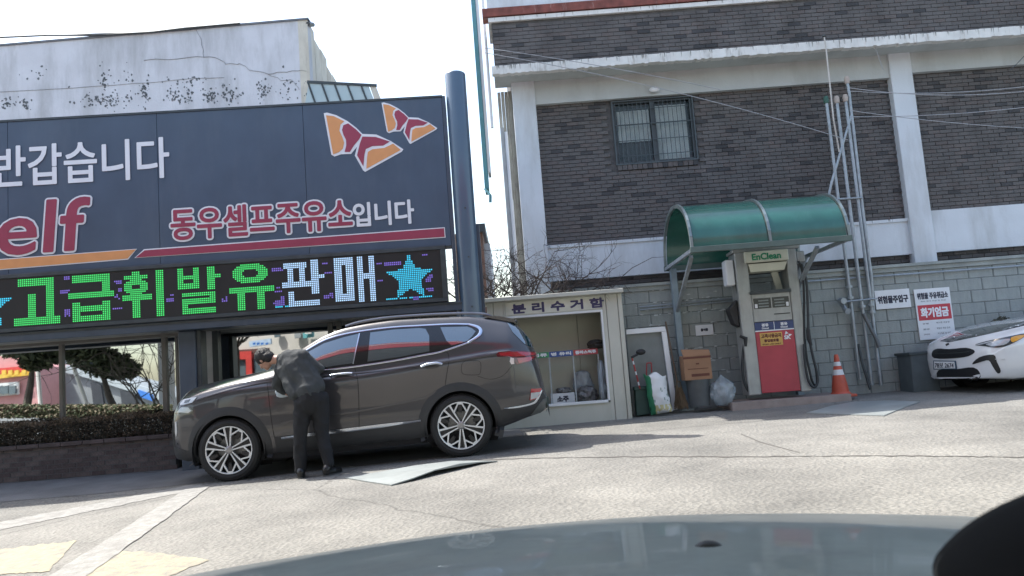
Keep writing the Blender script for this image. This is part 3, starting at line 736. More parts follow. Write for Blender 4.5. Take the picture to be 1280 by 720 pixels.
# block wall ---------------------------------------------------
NB = .35
bw = thing('block_wall', 'low grey concrete block wall below the brick building, flaking render', 'wall', (4, 12.95, 0))
bz = Wz(1200, 326, NB); bz_ = Wz(980, 345, NB); bu0 = Wu(690, 400, NB)
obj('wall_core', MB().box(W, bu0, XR, -.3, bz - .1, NB - .3, NB - .008), blockmortar, bw)
obj('coping', MB().box(W, bu0, XR, bz - .1, bz - .03, NB - .32, NB + .02), block, bw)
obj('coping_top', MB().box(W, bu0, XR, bz - .027, bz + .02, NB - .34, NB + .05), block, bw)
z = bz - .1; row = 0; blk = mesh_of('block', MB().bx(-.192, .192, -.03, .03, -.094, .094), block, bevel=.006)
rn = random.Random(21)
while z > -.05:
    z -= .197; u = bu0 + .2 + (row % 2) * .2
    while u < Wu(1340, 400, NB):
        place('block', blk, W.p(u, z + .098, NB - .03 + rn.uniform(-.003, .003)), bw); u += .4
    row += 1
mb = MB()
for _ in range(190):   # flaked render remnants
    u = rn.uniform(1.9, 4.6); zz = bz - .1 - .197 * rn.randrange(0, 9) - rn.choice([0, .01, -.01]) + rn.uniform(-.02, .02)
    if rn.random() < .3: zz += rn.uniform(-.1, .1)
    n_ = 7; r_ = rn.uniform(.008, .035)
    mb.prism([W.p(u + r_ * 1.6 * rn.uniform(.4, 1.2) * math.cos(6.28 * i / n_), zz + r_ * .5 * rn.uniform(.4, 1.2) * math.sin(6.28 * i / n_), NB + .008) for i in range(n_)], (0, .008, 0))
obj('render_flakes', mb, chip, bw, kind='stuff')
# thin pipes along the wall
hp = thing('wall_conduit', 'thin horizontal conduits running along the block wall below its coping', 'conduit', W.p(3, 1.9, NB))
for dz in (0, .05): obj('conduit', MB().tube([W.w(800, 384 + dz * 70, NB + .03), W.w(925, 372 + dz * 70, NB + .03)], .012, 6), steel, hp)
obj('conduit', MB().tube([W.w(1008, 352, NB + .03), W.w(1290, 331, NB + .03)], .014, 6), steel, hp)

# signs on the block wall
def wallsign(name, label, px, n, fills):
    o = thing(name, label, 'sign', W.w(px[0], px[3], n)); mb = MB(); x0, y0, x1, y1 = px
    b = (Wu((x0 * 1.0), (y0 + y1) / 2, n), Wz((x0 + x1) / 2, y1, n), Wu(x1, (y0 + y1) / 2, n), Wz((x0 + x1) / 2, y0, n))
    obj('board', MB().box(W, b[0], b[2], b[1], b[3], n - .015, n), white, o, bevel=.002)
    return o, b
def sub(b, a0, b0, a1, b1): return (b[0] + (b[2] - b[0]) * a0, b[1] + (b[3] - b[1]) * b0, b[0] + (b[2] - b[0]) * a1, b[1] + (b[3] - b[1]) * b1)
o, b = wallsign('tanker_inlet_sign', 'small white sign lettered 위험물주입구 right of the vent pipes', (1094, 362, 1138, 385.5), NB + .03, None)
text('위험물주입구', W, sub(b, .07, .3, .93, .68), NB + .032, ink, o, dil=.006)
o, b = wallsign('fire_warning_sign', 'tall white sign with red band reading 화기엄금', (1146, 360, 1191, 424), NB + .03, None)
text('위험물 주유취급소', W, sub(b, .07, .80, .93, .92), NB + .032, ink, o, dil=.0045)
text('옥외 탱크 저장 및 취급', W, sub(b, .15, .74, .85, .765), NB + .032, ink, o)
rb = sub(b, .04, .38, .96, .68); obj('red_band', MB().box(W, rb[0], rb[2], rb[1], rb[3], NB + .03, NB + .032), M('warning_red', (.5, .04, .06), .5), o)
text('화기엄금', W, sub(b, .12, .44, .88, .62), NB + .034, pale, o, dil=.008)
for k, (a, bb_) in enumerate(((.12, .3), (.12, .19), (.12, .09))):
    text(['유별', '품명', '관리자'][k], W, sub(b, a, bb_, a + .17, bb_ + .03), NB + .032, ink, o)
    text(['제사류 석유류', '휘발유 경유 등유', '지정수량'][k], W, sub(b, .5, bb_, .88, bb_ + .035), NB + .032, ink, o)
o, b = wallsign('small_notice', 'little white notice board on blocks above the cardboard box', (869.5, 406, 891.5, 419), NB + .02, None)
text('음식물', W, sub(b, .3, .4, .7, .65), NB + .022, ink, o, dil=.004)

# vent pipes
def pipe(pts, r, lab, mat=steel, cap=None, n=NB + .08, flanges=()):
    o = thing('vent_pipe', lab, 'pipe', W.w(*pts[-1], n), group='vent pipes on the block wall')
    w0 = [W.w(x, y, n) for x, y in pts]
    if len(pts) == 2: w0[0].x = w0[1].x = (w0[0].x + w0[1].x) / 2
    obj('tube', MB().tube(w0, r, 12), mat, o, smooth=True)
    if cap:
        c = w0[0]; obj('cap', MB().tube([c + Vector((0, 0, -.02)), c + Vector((0, 0, .06)), c + Vector((0, 0, .10))], [r * 1.5, r * 1.7, r * 1.1], 12), cap, o, smooth=True)
    for f in flanges:
        z = W.w(pts[0][0], f, n).z; c = Vector((w0[0].x, w0[0].y, z)); obj('flange', MB().tube([c + Vector((0, 0, -.02)), c + Vector((0, 0, .02))], r * 2, 12), mat, o)
    return o
capw = M('pipe_cap', (.45, .38, .33), .6); capg = M('pipe_cap_green', (.04, .12, .09), .6)
pipe([(1042, 127), (1066, 475)], .026, 'left vent pipe with dark green cap behind the canopy', cap=capg, flanges=(360, 374))
pipe([(1053.5, 127), (1082, 482)], .028, 'second vent pipe from the left with pale cap', cap=capw, flanges=(385,))
pipe([(1064, 125), (1094, 482)], .027, 'third vent pipe from the left, straight with pale cap', cap=capw, flanges=(383, 392))
pipe([(1059, 103), (1061.5, 117), (1064, 140), (1066, 155), (1078, 260), (1089, 345), (1092, 392)], .026, 'tallest vent pipe with a bend near its capped top', cap=capw)
pipe([(1064, 145), (1052, 185), (1039, 230), (1036, 244)], .022, 'slanting pipe crossing in front of the upright vent pipes')
o = thing('pipe_bracket', 'horizontal steel bracket tying the vent pipes above the canopy', 'bracket', W.w(1055, 248, NB))
obj('bar', MB().tube([W.w(1030, 250, NB + .12), W.w(1078, 247, NB + .12)], .015, 8), steel, o)
obj('bar', MB().tube([W.w(1048, 378, NB + .12), W.w(1096, 373, NB + .12)], .015, 8), steel, o)
o = thing('inlet_valve', 'steel inlet elbow and valve on the left vent pipe', 'valve', W.w(1054, 390, NB + .1))
obj('body', MB().tube([W.w(1052, 380, NB + .12), W.w(1057, 388, NB + .2), W.w(1060, 389, NB + .26)], [.035, .04, .05], 12), steel, o, smooth=True)
obj('wheel', MB().tube([W.w(1050, 376, NB + .1), W.w(1055, 376, NB + .22)], .05, 12), steel, o)
o = thing('hanging_hose', 'short dark flexible hose hanging among the vent pipes', 'hose', W.w(1075, 480, NB + .1))
obj('hose_tube', MB().tube([W.w(x, y, NB + .16) for x, y in ((1079, 392), (1084, 402), (1089, 412), (1096, 425), (1099, 434))], [.03, .028, .026, .03, .034], 10), M('old_hose', (.13, .14, .15), .6), o, smooth=True)
o = thing('leaning_rod', 'short dark rod leaning against the wall behind the vent pipes', 'rod', W.w(1080, 485, NB + .1))
obj('rod_bar', MB().tube([W.w(1073, 430, NB + .1), W.w(1078, 455, NB + .14), W.w(1088, 487, NB + .2)], .02, 8), darksteel, o, smooth=True)
o = thing('thin_mast', 'thin bare mast rising past the white ledge behind the vent pipes', 'mast', W.w(1050, 250, .8))
obj('rod_bar', MB().tube([W.w(1030, 45, .7), W.w(1032.5, 60, .7), W.w(1042, 150, .7), W.w(1049, 190, .6)], .013, 8), M('mast_paint', (.5, .48, .45), .5), o)
obj('tip', MB().ball(W.w(1030, 45, .7), .028), darksteel, o)

# overhead cables
def cable(lab, pts, Y, r=.006, mat=None):
    w_ = [P(x, y, Y) for x, y in pts]
    o = obj('overhead_cable', MB().tube(w_, r, 5), mat or M('cable_grey', (.33, .34, .36), .5)); tag(o, lab, 'cable', 'overhead cables crossing the brick building'); return o
def arc(x0, y0, x1, y1, sag, k=10): return [(x0 + (x1 - x0) * i / k, y0 + (y1 - y0) * i / k + sag * 4 * (i / k) * (1 - i / k)) for i in range(k + 1)]
cable('cable from the building corner dropping across the barred window', arc(606, 66, 1060, 175, -8), 12.4)
cable('upper cable running level past the tall vent pipe to the right', arc(1062, 110, 1300, 112, 8), 12.4)
cable('cable just under the level one, right of vent pipes', arc(1062, 114, 1300, 106, 6), 12.45)
cable('low cable rising slightly to the right edge over the brick', arc(1062, 146, 1300, 132, 4), 12.4)
cable('low cable sinking to the right edge over the brick', arc(1062, 138, 1300, 161, 3), 12.4)
cable('faint cable crossing the dark upper band from the corner', arc(606, 60, 900, 112, -3), 12.42)
cable('cable slanting over the white beam at far right', [(1092, 54), (1104, 87)], 12.75, .005)
cable('black cable slanting up at the right edge over the beam', [(1263, 88), (1290, 60)], 12.75, .006, darksteel)

# ------------------------------------------------------------------ recycling booth
bo = thing('recycling_booth', 'cream panelled recycling booth with Hangul header and open front', 'booth', (1.0, 12.3, 0))
B = Frame(0, 12.25, 0)
cu = lambda x, y, n=0: B.uv(x, y, n)[0]
cz = lambda x, y, n=0: B.uv(x, y, n)[1]
bx0 = cu(613, 450); bx1 = cu(784, 450); ztr = cz(700, 372)
obj('roof', MB().box(B, bx0 - .12, bx1 + .02, ztr, ztr + .06, -.68, .14), cream, bo, bevel=.005)
op0 = cu(634, 450); op1 = cu(758, 445); opt = cz(700, 393.5); opb = cz(700, 505)
zf = -.25
obj('left_post', MB().box(B, bx0, op0 - .16, zf, ztr, -.1, 0), cream, bo, bevel=.006)
obj('left_stile', MB().box(B, op0 - .155, op0, zf, ztr, -.1, -.01), cream, bo, bevel=.004)
obj('right_stile', MB().box(B, op1, op1 + .06, zf, ztr - .003, -.1, -.01), cream, bo, bevel=.004)
obj('right_post', MB().box(B, op1 + .065, bx1 - .07, zf, ztr, -.1, 0), cream, bo, bevel=.006)
obj('edge_post', MB().box(B, bx1 - .065, bx1, zf, ztr, -.1, .015), cream, bo, bevel=.006)
obj('header', MB().box(B, op0, op1, opt + .03, ztr, -.1, -.005), cream, bo)
obj('header_board', MB().box(B, op0 + .03, op1 - .02, opt + .05, ztr - .02, -.005, .005), M('board_cream', (.62, .62, .54), .6), bo, bevel=.003)
text('분 리 수 거 함', B, (cu(640, 385), cz(697, 388), cu(755, 385), cz(697, 376.5)), .008, M('ink_violet', (.05, .045, .12), .6), bo, dil=.009).scale = (1, 1, 1)
obj('opening_trim', MB().box(B, op0, op1, opt, opt + .03, -.1, .012).box(B, op1 - .03, op1, opb, opt, -.1, .012).box(B, op0, op1 - .03, opb - .03, opb + .01, -.1, .02), white, bo, bevel=.003)
obj('lower_panel', MB().box(B, op0, op1, zf, opb - .03, -.08, -.012), cream, bo)
obj('kick_board', MB().box(B, op0, op1 - .1, zf, zf + .24, -.08, 0), cream, bo)
for a, b_ in ((bx0 + .05, 1.0), (1.0, bx1 - .06)):
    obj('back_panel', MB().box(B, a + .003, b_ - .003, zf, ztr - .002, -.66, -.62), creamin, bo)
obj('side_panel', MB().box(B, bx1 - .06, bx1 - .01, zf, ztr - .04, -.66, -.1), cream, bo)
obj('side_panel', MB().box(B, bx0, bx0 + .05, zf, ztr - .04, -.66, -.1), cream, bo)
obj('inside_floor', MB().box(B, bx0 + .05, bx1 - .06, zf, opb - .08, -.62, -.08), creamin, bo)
rk = thing('sorting_rack', 'metal sorting rack with green, blue and red label bars inside the booth', 'rack', B.p(.9, .4, -.3))
NR = -.22
zr = cz(715, 441, NR)
for x0, x1, c in ((640, 686, (.06, .3, .14)), (686.5, 716, (.05, .1, .3)), (717, 747.5, (.5, .08, .09))):
    a, b_ = cu(x0, 442, NR), cu(x1, 442, NR)
    obj('label_bar', MB().box(B, a, b_, zr - .045, zr + .04, NR - .02, NR), M('label_%d' % x0, c, .5), rk, bevel=.002)
    text({640: '종이 캔류', 686.5: '병 유리', 717: '플라스틱류'}[x0], B, (a + .03, zr - .025, b_ - .03, zr + .022), NR + .003, pale, rk, dil=.004)
for x in (655, 686, 716, 747.5):
    u = cu(x, 442, NR); obj('upright', MB().box(B, u - .01, u + .01, opb - .05, zr - .045, NR - .02, NR - .001), steel, rk)
obj('rail', MB().box(B, cu(640, 442, NR), cu(748, 442, NR), opb - .02, opb, NR - .02, NR), steel, rk)

def bag(name, lab, cat, c, s, mat, seed, knot=False, group=None):
    """crumpled bag: closed lumpy surface"""
    r = random.Random(seed); off = Vector((seed * 3.1, 0, 0))
    def fn(a, b):
        t = math.pi * b; th = 2 * math.pi * (a % 1.0)
        w_ = math.sin(t) ** .6; zz = (1 - math.cos(t)) / 2
        if knot and zz > .72: w_ *= max(.12, 1 - (zz - .72) * 3.2)
        p = Vector((w_ * math.cos(th), w_ * math.sin(th), zz * 2))
        d = noise.noise(p * 2.2 + off) * .3 + abs(noise.noise(p * 5 + off)) * .16
        p = Vector((p.x * (1 + d), p.y * (1 + d), p.z))
        return Vector(c) + Vector((p.x * s[0], p.y * s[1], p.z * s[2] / 2))
    o = obj(name, MB().grid(fn, 40, 26), mat, smooth=True); tag(o, lab, cat, group); return o
clearbag = M('clear_plastic', (.42, .48, .52), .22, var=.25, trans=.2, alpha=.7, bump=.6, bscale=18, spec=.8)
bag('plastic_bag', 'clear bag of dark cans slumped at the bottom of the red-labelled bay', 'bag', B.p(cu(733, 490, -.4), opb - .06, -.4), (.16, .12, .3), M('cans_bag', (.13, .13, .13), .35, var=.6, scale=25), 3)
bag('plastic_bag', 'tall translucent bag hanging behind the red label bar', 'bag', B.p(cu(728, 470, -.5), opb - .02, -.5), (.15, .06, .5), clearbag, 12)
bag('plastic_bag', 'pale blue bag stuffed at right side of the booth opening', 'bag', B.p(cu(753, 480, -.3), opb + .0, -.3), (.06, .1, .62), M('pale_blue_bag', (.45, .52, .58), .35, var=.15), 7)
bag('plastic_bag', 'black and white tin pile on top of the carton in the booth', 'rubbish', B.p(cu(703, 475, -.42), opb + .14, -.42), (.12, .08, .1), M('mixed_rubbish', (.14, .14, .14), .5, var=.8, scale=30), 5)
o = thing('white_carton', 'white printed carton at the bottom of the blue-labelled bay', 'carton', B.p(cu(703, 500, -.42), opb, -.42))
a, b_ = cu(688, 490, -.35), cu(718, 490, -.35)
obj('carton_body', MB().box(B, a, b_, opb - .05, opb + .15, -.5, -.35), white, o, bevel=.004)
text('소주', B, (a + .1, opb + .02, b_ - .1, opb + .1), -.347, ink, o, dil=.006)
bag('dark_cap_hat', 'dark hat with orange brim lying on top of the label bar', 'hat', B.p(cu(745, 432, -.3), zr + .03, -.3), (.13, .12, .15), M('hat', (.045, .04, .035), .8), 9)
bag('grey_cloth', 'crumpled grey cloth lying on the right corner of the booth roof', 'cloth', B.p(cu(771, 374, .05), ztr + .02, .05), (.11, .08, .06), M('grey_cloth', (.08, .08, .085), .9), 15)

# ------------------------------------------------------------------ things between booth and pump
gp = lambda px, Y: (lambda q: Vector((q.x, Y, gz(q.x, Y))))(P(px, 480, Y))
Q = Frame(0, 12.45, 0)
o = thing('door_frame', 'white door frame leaning with a grey board beside the booth', 'door frame', Q.w(812, 515))
pt_ = [(783, 413.5), (833, 408.5), (846, 512), (839.5, 513), (826.5, 414.5), (789, 418), (789, 418), (783, 419)]
def px_bar(fr, a, b, wpx, n, th, mat, par, name):
    m_ = MB(); m_.quadbar(fr.w(*a, n), fr.w(*b, n), wpx * fr.o.y / 1000, th, up=Vector((0, 0, 1)) if abs(a[0] - b[0]) < abs(a[1] - b[1]) else fr.n); return obj(name, m_, mat, par, bevel=.003)
mb = MB().prism(polypx(Q, [(783, 412), (831, 408), (833, 414), (783, 418)], 0), (0, .05, 0)); obj('head_rail', mb, white, o, bevel=.003)
mb = MB().prism(polypx(Q, [(827, 414.8), (833, 414.2), (847, 512), (840.5, 513)], 0), (0, .05, 0)); obj('side_rail', mb, white, o, bevel=.003)
mb = MB().prism(polypx(Q, [(783, 419), (826.5, 415), (840, 514), (792, 520)], -.06), (0, .015, 0)); obj('grey_board', mb, M('board_grey', (.2, .22, .215), .7, var=.1), o)
# squeegee / brush
o = thing('long_handled_brush', 'dark round-headed brush with red and white striped handle by the booth', 'brush', Q.w(800, 490, .1))
obj('head', MB().ball(Q.w(801, 440, .12), .075, 14, 8, (1, .6, .62)), black, o, smooth=True)
obj('neck', MB().tube([Q.w(797, 443, .12), Q.w(789, 447, .12)], .018, 8), black, o)
hm_ = [M('handle_red', (.35, .04, .04), .5), white]
mb = MB(); A_ = Q.w(790, 447, .12); E_ = Q.w(800, 486, .12)
for i in range(9): mb.tube([A_.lerp(E_, i / 9), A_.lerp(E_, (i + 1) / 9)], .012, 8, m=(1 if i % 3 == 1 else 0))
obj('handle', mb, hm_, o)
o = thing('green_crate', 'dark green plastic bin standing between booth and white sack', 'bin', Q.w(802, 520, .1))
mb = MB().prism(polypx(Q, [(794, 487), (812, 485), (815, 517), (796, 520)], .1), (0, .28, 0)); obj('bin_body', mb, M('bin_green', (.02, .06, .05), .5), o, bevel=.006)
mb = MB().prism(polypx(Q, [(793, 484), (813, 482), (813, 486), (793, 488)], .12), (0, .32, 0)); obj('rim', mb, M('bin_green', (.02, .06, .05), .5), o, bevel=.004)
o = thing('red_handle_tool', 'small red looped handle poking up behind the white sack', 'handle', Q.w(811, 470, .05))
mb = MB(); hp_ = [Q.w(x, y, .05) for x, y in ((808, 470), (808.5, 454), (814, 453.5), (815, 469))]
for a, b_ in zip(hp_, hp_[1:]): mb.tube([a, b_], .009, 8)
obj('loop', mb, hm_[0], o)
# white / green sack
def sack():
    o = thing('white_sack', 'white and green printed plastic sack, half full, leaning on the frame', 'sack', Q.w(825, 518, .25))
    left = [(804, 467), (808, 480), (809, 495), (812, 508), (814, 519)]; right = [(832, 468), (833, 480), (834.5, 492), (839, 505), (841, 514)]
    def ed(l, t):
        k = t * (len(l) - 1); i = min(int(k), len(l) - 2); f_ = k - i; return (l[i][0] + (l[i + 1][0] - l[i][0]) * f_, l[i][1] + (l[i + 1][1] - l[i][1]) * f_)
    def fn(a, b):
        th = 2 * math.pi * a; l = ed(left, b); r = ed(right, b); s = (1 - math.cos(th)) / 2 if a <= .5 else (1 - math.cos(th)) / 2
        x = l[0] + (r[0] - l[0]) * s; y = l[1] + (r[1] - l[1]) * s
        if b < .05: y += 2.5 * math.sin(s * 9) 
        d = .13 * math.sin(math.pi * min(1, b * .9 + .1)) ** .5 * math.sin(th)
        q = Q.w(x, y, .22); q.y -= d + .02 * noise.noise(Vector((a * 7, b * 6, 2))); q.x += .014 * noise.noise(Vector((a * 9, b * 9, 5)))
        return q
    mb = MB().grid(fn, 44, 30)
    for i, f in enumerate(mb.f):
        col_ = i % 44; row = i // 44
        sx = (1 - math.cos(2 * math.pi * (col_ + .5) / 44)) / 2
        front = col_ < 22
        nz_ = noise.noise(Vector((sx * 9, row * .3, 4)))
        mb.m[i] = 1 if sx < .22 else (2 if (row > 21 and nz_ > -.05) else (3 if nz_ > .36 and row > 8 else 0))
    obj('sack_body', mb, [white, M('sack_green', (.03, .2, .1), .5), M('sack_yellow', (.6, .55, .3), .5), M('sack_print', (.3, .38, .36), .5)], o, smooth=True)
sack()
# broom
o = thing('straw_broom', 'upright straw broom with long brown handle against the wall', 'broom', Q.w(850, 510, .1))
obj('handle', MB().tube([Q.w(832, 402, -.05), Q.w(847, 480, .1)], .013, 8), M('broom_wood', (.12, .085, .06), .7), o)
rn = random.Random(8); mb = MB(); top = Q.w(848, 478, .1)
for _ in range(420):
    e = Q.w(849 + rn.uniform(-8, 15) * .8, 510 + rn.uniform(-5, 2), .1 + rn.uniform(-.06, .08)); a = top + Vector((rn.uniform(-.03, .03), rn.uniform(-.02, .02), rn.uniform(-.05, .02)))
    mb.tube([a, a.lerp(e, .5) + Vector((rn.uniform(-.015, .015), 0, 0)), e], [.003, .003, .002], 3, cap=False)
obj('bristles', mb, M('straw', (.16, .115, .07), .9, var=.3), o, kind='stuff')
obj('binding', MB().tube([Q.w(848, 478, .1), Q.w(848.5, 484, .1)], .035, 10), darksteel, o)
# bin with cardboard box
o = thing('grey_rubbish_bin', 'round dark grey bin with a cardboard box standing on it', 'bin', Q.w(875, 507, .2))
c0 = Q.w(875, 507, .15); c1 = Q.w(875, 476, .15); c1.x = c0.x
obj('bin_body', MB().tube([c0, c0.lerp(c1, .9), c1], [.155, .175, .18], 24), M('bin_grey', (.085, .095, .1), .5, var=.15), o, smooth=True)
obj('rim', MB().tube([c1, c1 + Vector((0, 0, .02))], .19, 24), M('bin_grey', (.085, .095, .1), .5), o)
card = M('cardboard', (.3, .17, .1), .85, var=.1, scale=5); cardd = M('cardboard_print', (.13, .05, .035), .85)
o = thing('cardboard_box', 'brown cardboard box with open flap resting on the grey bin', 'box', c1)
a = c1.x - .215; b_ = c1.x + .195; y0 = c1.y - .16; z0_ = c1.z + .022; hh = .37
obj('box_body', MB().bx(a, b_, y0, y0 + .3, z0_, z0_ + hh), card, o, bevel=.003)
fl = MB().hexa([(a, y0, z0_ + hh), (b_, y0, z0_ + hh), (b_, y0 + .012, z0_ + hh + .002), (a, y0 + .012, z0_ + hh + .002), (a - .02, y0 + .03, z0_ + hh + .1), (b_ - .01, y0 + .03, z0_ + hh + .07), (b_, y0 + .04, z0_ + hh + .07), (a - .02, y0 + .04, z0_ + hh + .1)])
obj('flap', fl, card, o)
obj('print_band', MB().bx(a - .005, b_ + .005, y0 - .004, y0 - .001, z0_ + hh - .05, z0_ + hh - .02).bx(a + .1, b_ - .04, y0 - .004, y0 - .001, z0_ + .05, z0_ + .09).bx(a + .05, b_ - .05, y0 - .004, y0 - .001, z0_ + .16, z0_ + .17).bx(a + .18, a + .23, y0 - .004, y0 - .001, z0_ + .23, z0_ + .25), cardd, o)
bag('clear_rubbish_bag', 'knotted clear plastic bag slumped right of the grey bin', 'bag', Q.w(905, 507.5, .25), (.17, .14, .47), clearbag, 2, knot=True)

# ------------------------------------------------------------------ pump canopy
cp = thing('pump_canopy', 'green polycarbonate barrel canopy on steel frame over the fuel pump', 'canopy', (3.7, 12.3, gz(3.7, 12.3)))
X0, X1 = P(866, 320, 11.0).x, P(1062, 300, 11.0).x
YF, YB = 11.0, 13.0
ZF = (P(866, 320, YF).z + P(1062, 300, YF).z) / 2; ZF += .075; ZB = ZF + .02
def arch(t, grow=0):  # t 0 front .. 1 back
    th = math.pi * t; yc = (YF + YB) / 2; ry = (YB - YF) / 2 + grow; rz = .78 + grow
    return Vector((0, yc - ry * math.cos(th), ZF + rz * math.sin(th) ** .85))
greenp = M('green_polycarbonate', (.028, .125, .10), .25, var=.12, scale=3, coat=.5, dirt=(.08, .2, .17), damt=.3, dscale=2)
Xm = X0 + (X1 - X0) * .5
for a, b_ in ((X0 + .03, Xm - .03), (Xm + .03, X1 - .03)):
    ro = MB(); n_ = 26
    ro.grid(lambda s, t: arch(t, -.005) + Vector((a + (b_ - a) * s, 0, 0)), 6, n_)
    ro.grid(lambda s, t: arch(t, -.012) + Vector((a + (b_ - a) * s, 0, 0)), 6, n_)
    obj('roof_sheet', ro, greenp, cp, smooth=True)
for x in (X0, Xm, X1):
    pts = [arch(i / 20) + Vector((x, 0, 0)) for i in range(21)]; mb = MB()
    for a, b_ in zip(pts, pts[1:]): mb.quadbar(a, b_, .055, .035, up=Vector((1, 0, 0)))
    obj('arch_rib', mb, M('rib_steel', (.24, .29, .29), .35, metal=.5), cp)
obj('front_beam', MB().bx(X0 - .03, X1 + .03, YF - .04, YF + .02, ZF - .06, ZF + .02), M('beam_dark_green', (.09, .13, .12), .5), cp, bevel=.004)
obj('back_beam', MB().bx(X0 - .03, X1 + .03, YB - .05, YB - .0, ZF - .06, ZF + .02), M('beam_dark_green', (.09, .13, .12), .5), cp)
for x in (X0, X1): obj('side_beam', MB().bx(x - .025, x + .025, YF, YB - .05, ZF - .05, ZF + .0), steel, cp)
for x in (X0 + .02, X1 - .35):
    z_ = gz(x, 12.8); obj('post', MB().bx(x, x + .1, 12.75, 12.85, z_ - .05, ZF - .05), M('post_blue_grey', (.22, .28, .33), .45, metal=.3, dirt=(.12, .13, .13), damt=.5, dscale=5), cp, bevel=.006)
    obj('brace', MB().quadbar((x + .05, 12.8, ZF - .75), (x + .05, 11.4, ZF - .06), .05, .05), steel, cp)
    obj('base_plate', MB().bx(x - .05, x + .15, 12.7, 12.9, z_ - .02, z_ + .02), steel, cp)
xx = X1 - .3
obj('brace', MB().quadbar((xx, 12.75, ZF - .6), (xx + .28, 12.6, ZF - .03), .05, .05), steel, cp)

# pump island and dispenser
Dp = Frame(0, 12.35, -2.5)
isl = MB(); i0 = P(912, 495, 12.1).x; i1 = P(1060, 490, 12.1).x
isl.bx(i0, i1, 12.0, 12.93, gz(i0, 12) - .05, gz(4.2, 12.3) + .1)
structure('pump_island', isl, M('island_concrete', (.32, .26, .235), .85, var=.15, bump=.4))
dp = thing('fuel_pump', 'old self service petrol dispenser with red lower panel and hoses', 'fuel pump', (4.2, 12.3, gz(4.2, 12.3) + .1))
def du(x, y=410, n=0): return Dp.uv(x, y, n)[0]
def dz(x, y, n=0): return Dp.uv(x, y, n)[1]
pumpgrey = M('pump_grey', (.36, .37, .36), .4, metal=.3, var=.1, dirt=(.2, .2, .19), damt=.5, dscale=5)
zbase = dz(985, 491); ztopd = dz(970, 312)
l0, l1 = du(922), du(939); r0, r1 = du(1000), du(1011)
l0, l1, r0, r1 = du(927.5, 410), du(943.5, 410), du(993, 410), du(1006, 410)
obj('left_column', MB().box(Dp, l0, l1, zbase, ztopd, -.42, 0), pumpgrey, dp, bevel=.012)
obj('right_column', MB().box(Dp, r0, r1, zbase, ztopd, -.42, 0), pumpgrey, dp, bevel=.012)
zz = lambda y, x=970: dz(x, y)
# pixel rows measured along the pump axis x(y)
def row(y): return dz(940 + (y - 312) * .16 + 22, y)
obj('red_panel', MB().box(Dp, l1 + .004, r0 - .004, zbase + .02, row(412), -.40, -.015), M('pump_red', (.42, .045, .065), .4, var=.08, dirt=(.33, .06, .07), damt=.4), dp, bevel=.006)
obj('blue_panel', MB().box(Dp, l1 + .004, r0 - .004, row(411), row(401), -.40, -.010), M('pump_navy', (.035, .055, .15), .4), dp)
obj('white_line', MB().box(Dp, l1 + .004, r0 - .004, row(412.5), row(411), -.39, -.006), white, dp)
obj('middle_case', MB().box(Dp, l1 + .004, r0 - .004, row(400.5), row(365), -.38, -.02), pumpgrey, dp, bevel=.006)
obj('ledge_tray', MB().box(Dp, l1 - .02, r0 + .01, row(366), row(362), -.40, .03), darksteel, dp)
obj('display', MB().box(Dp, l1 + .03, r0 - .03, row(384), row(371), -.2, -.014), M('display_black', (.02, .022, .025), .2), dp)
md = (l1 + r0) / 2
obj('display_divider', MB().box(Dp, md - .008, md + .008, row(384), row(371), -.014, -.010), pumpgrey, dp)
for s in (-1, 1):
    for k in range(3):
        y = 373.5 + k * 3.6; c = md + s * .12
        obj('readout', MB().box(Dp, c - .075, c + .075, row(y + 1.6), row(y), -.014, -.011), M('lcd', (.2, .23, .23), .3), dp)
    c = md + s * (.235); obj('button', MB().box(Dp, c - .02, c + .02, row(383), row(378), -.014, -.008), white, dp)
obj('card_slot', MB().box(Dp, md + .02, r0 - .03, row(392.6), row(391.4), -.03, -.016), black, dp)
for k, t in enumerate(('경유', '경유')):
    c = l1 + (r0 - l1) * (.27 if k == 0 else .75)
    text(t, Dp, (c - .05, row(406.5), c + .05, row(402.8)), -.008, pale, dp, dil=.003)
    text('Diesel', Dp, (c - .05, row(409.6), c + .05, row(407.6)), -.008, pale, dp, dil=.0015)
obj('blue_divider', MB().box(Dp, md - .004, md + .004, row(411), row(401), -.010, -.007), pale, dp)
ys_ = M('sticker_yellow', (.62, .38, .1), .5)
sx0 = l1 + .065; sx1 = l1 + .4
obj('sticker', MB().box(Dp, sx0, sx1, row(430.5), row(414.5), -.015, -.011), ys_, dp)
text('고객사용금지', Dp, (sx0 + .02, row(420.8), sx1 - .02, row(416)), -.009, M('ink_brown', (.12, .03, .02), .6), dp, dil=.003)
text('종업원호출', Dp, (sx0 + .06, row(426), sx1 - .06, row(422.5)), -.009, MATS['ink_brown'], dp, dil=.003)
text('STAFF USE ONLY', Dp, (sx0 + .03, row(429.5), sx1 - .03, row(427.8)), -.009, MATS['ink_brown'], dp, dil=.001)
text('SK', Dp, (sx1 + .03, row(424), sx1 + .12, row(419.5)), -.011, pale, dp, dil=.004)
for pts in ([(0, 0), (.02, .055), (.055, .02)], [(.05, .012), (.11, 0), (.07, -.03)]):
    base = (sx1 + .04, row(418.5)); obj('emblem_wing', MB().prism([Dp.p(base[0] + a, base[1] + b_, -.011) for a, b_ in pts], -Dp.n * .003), pale, dp)
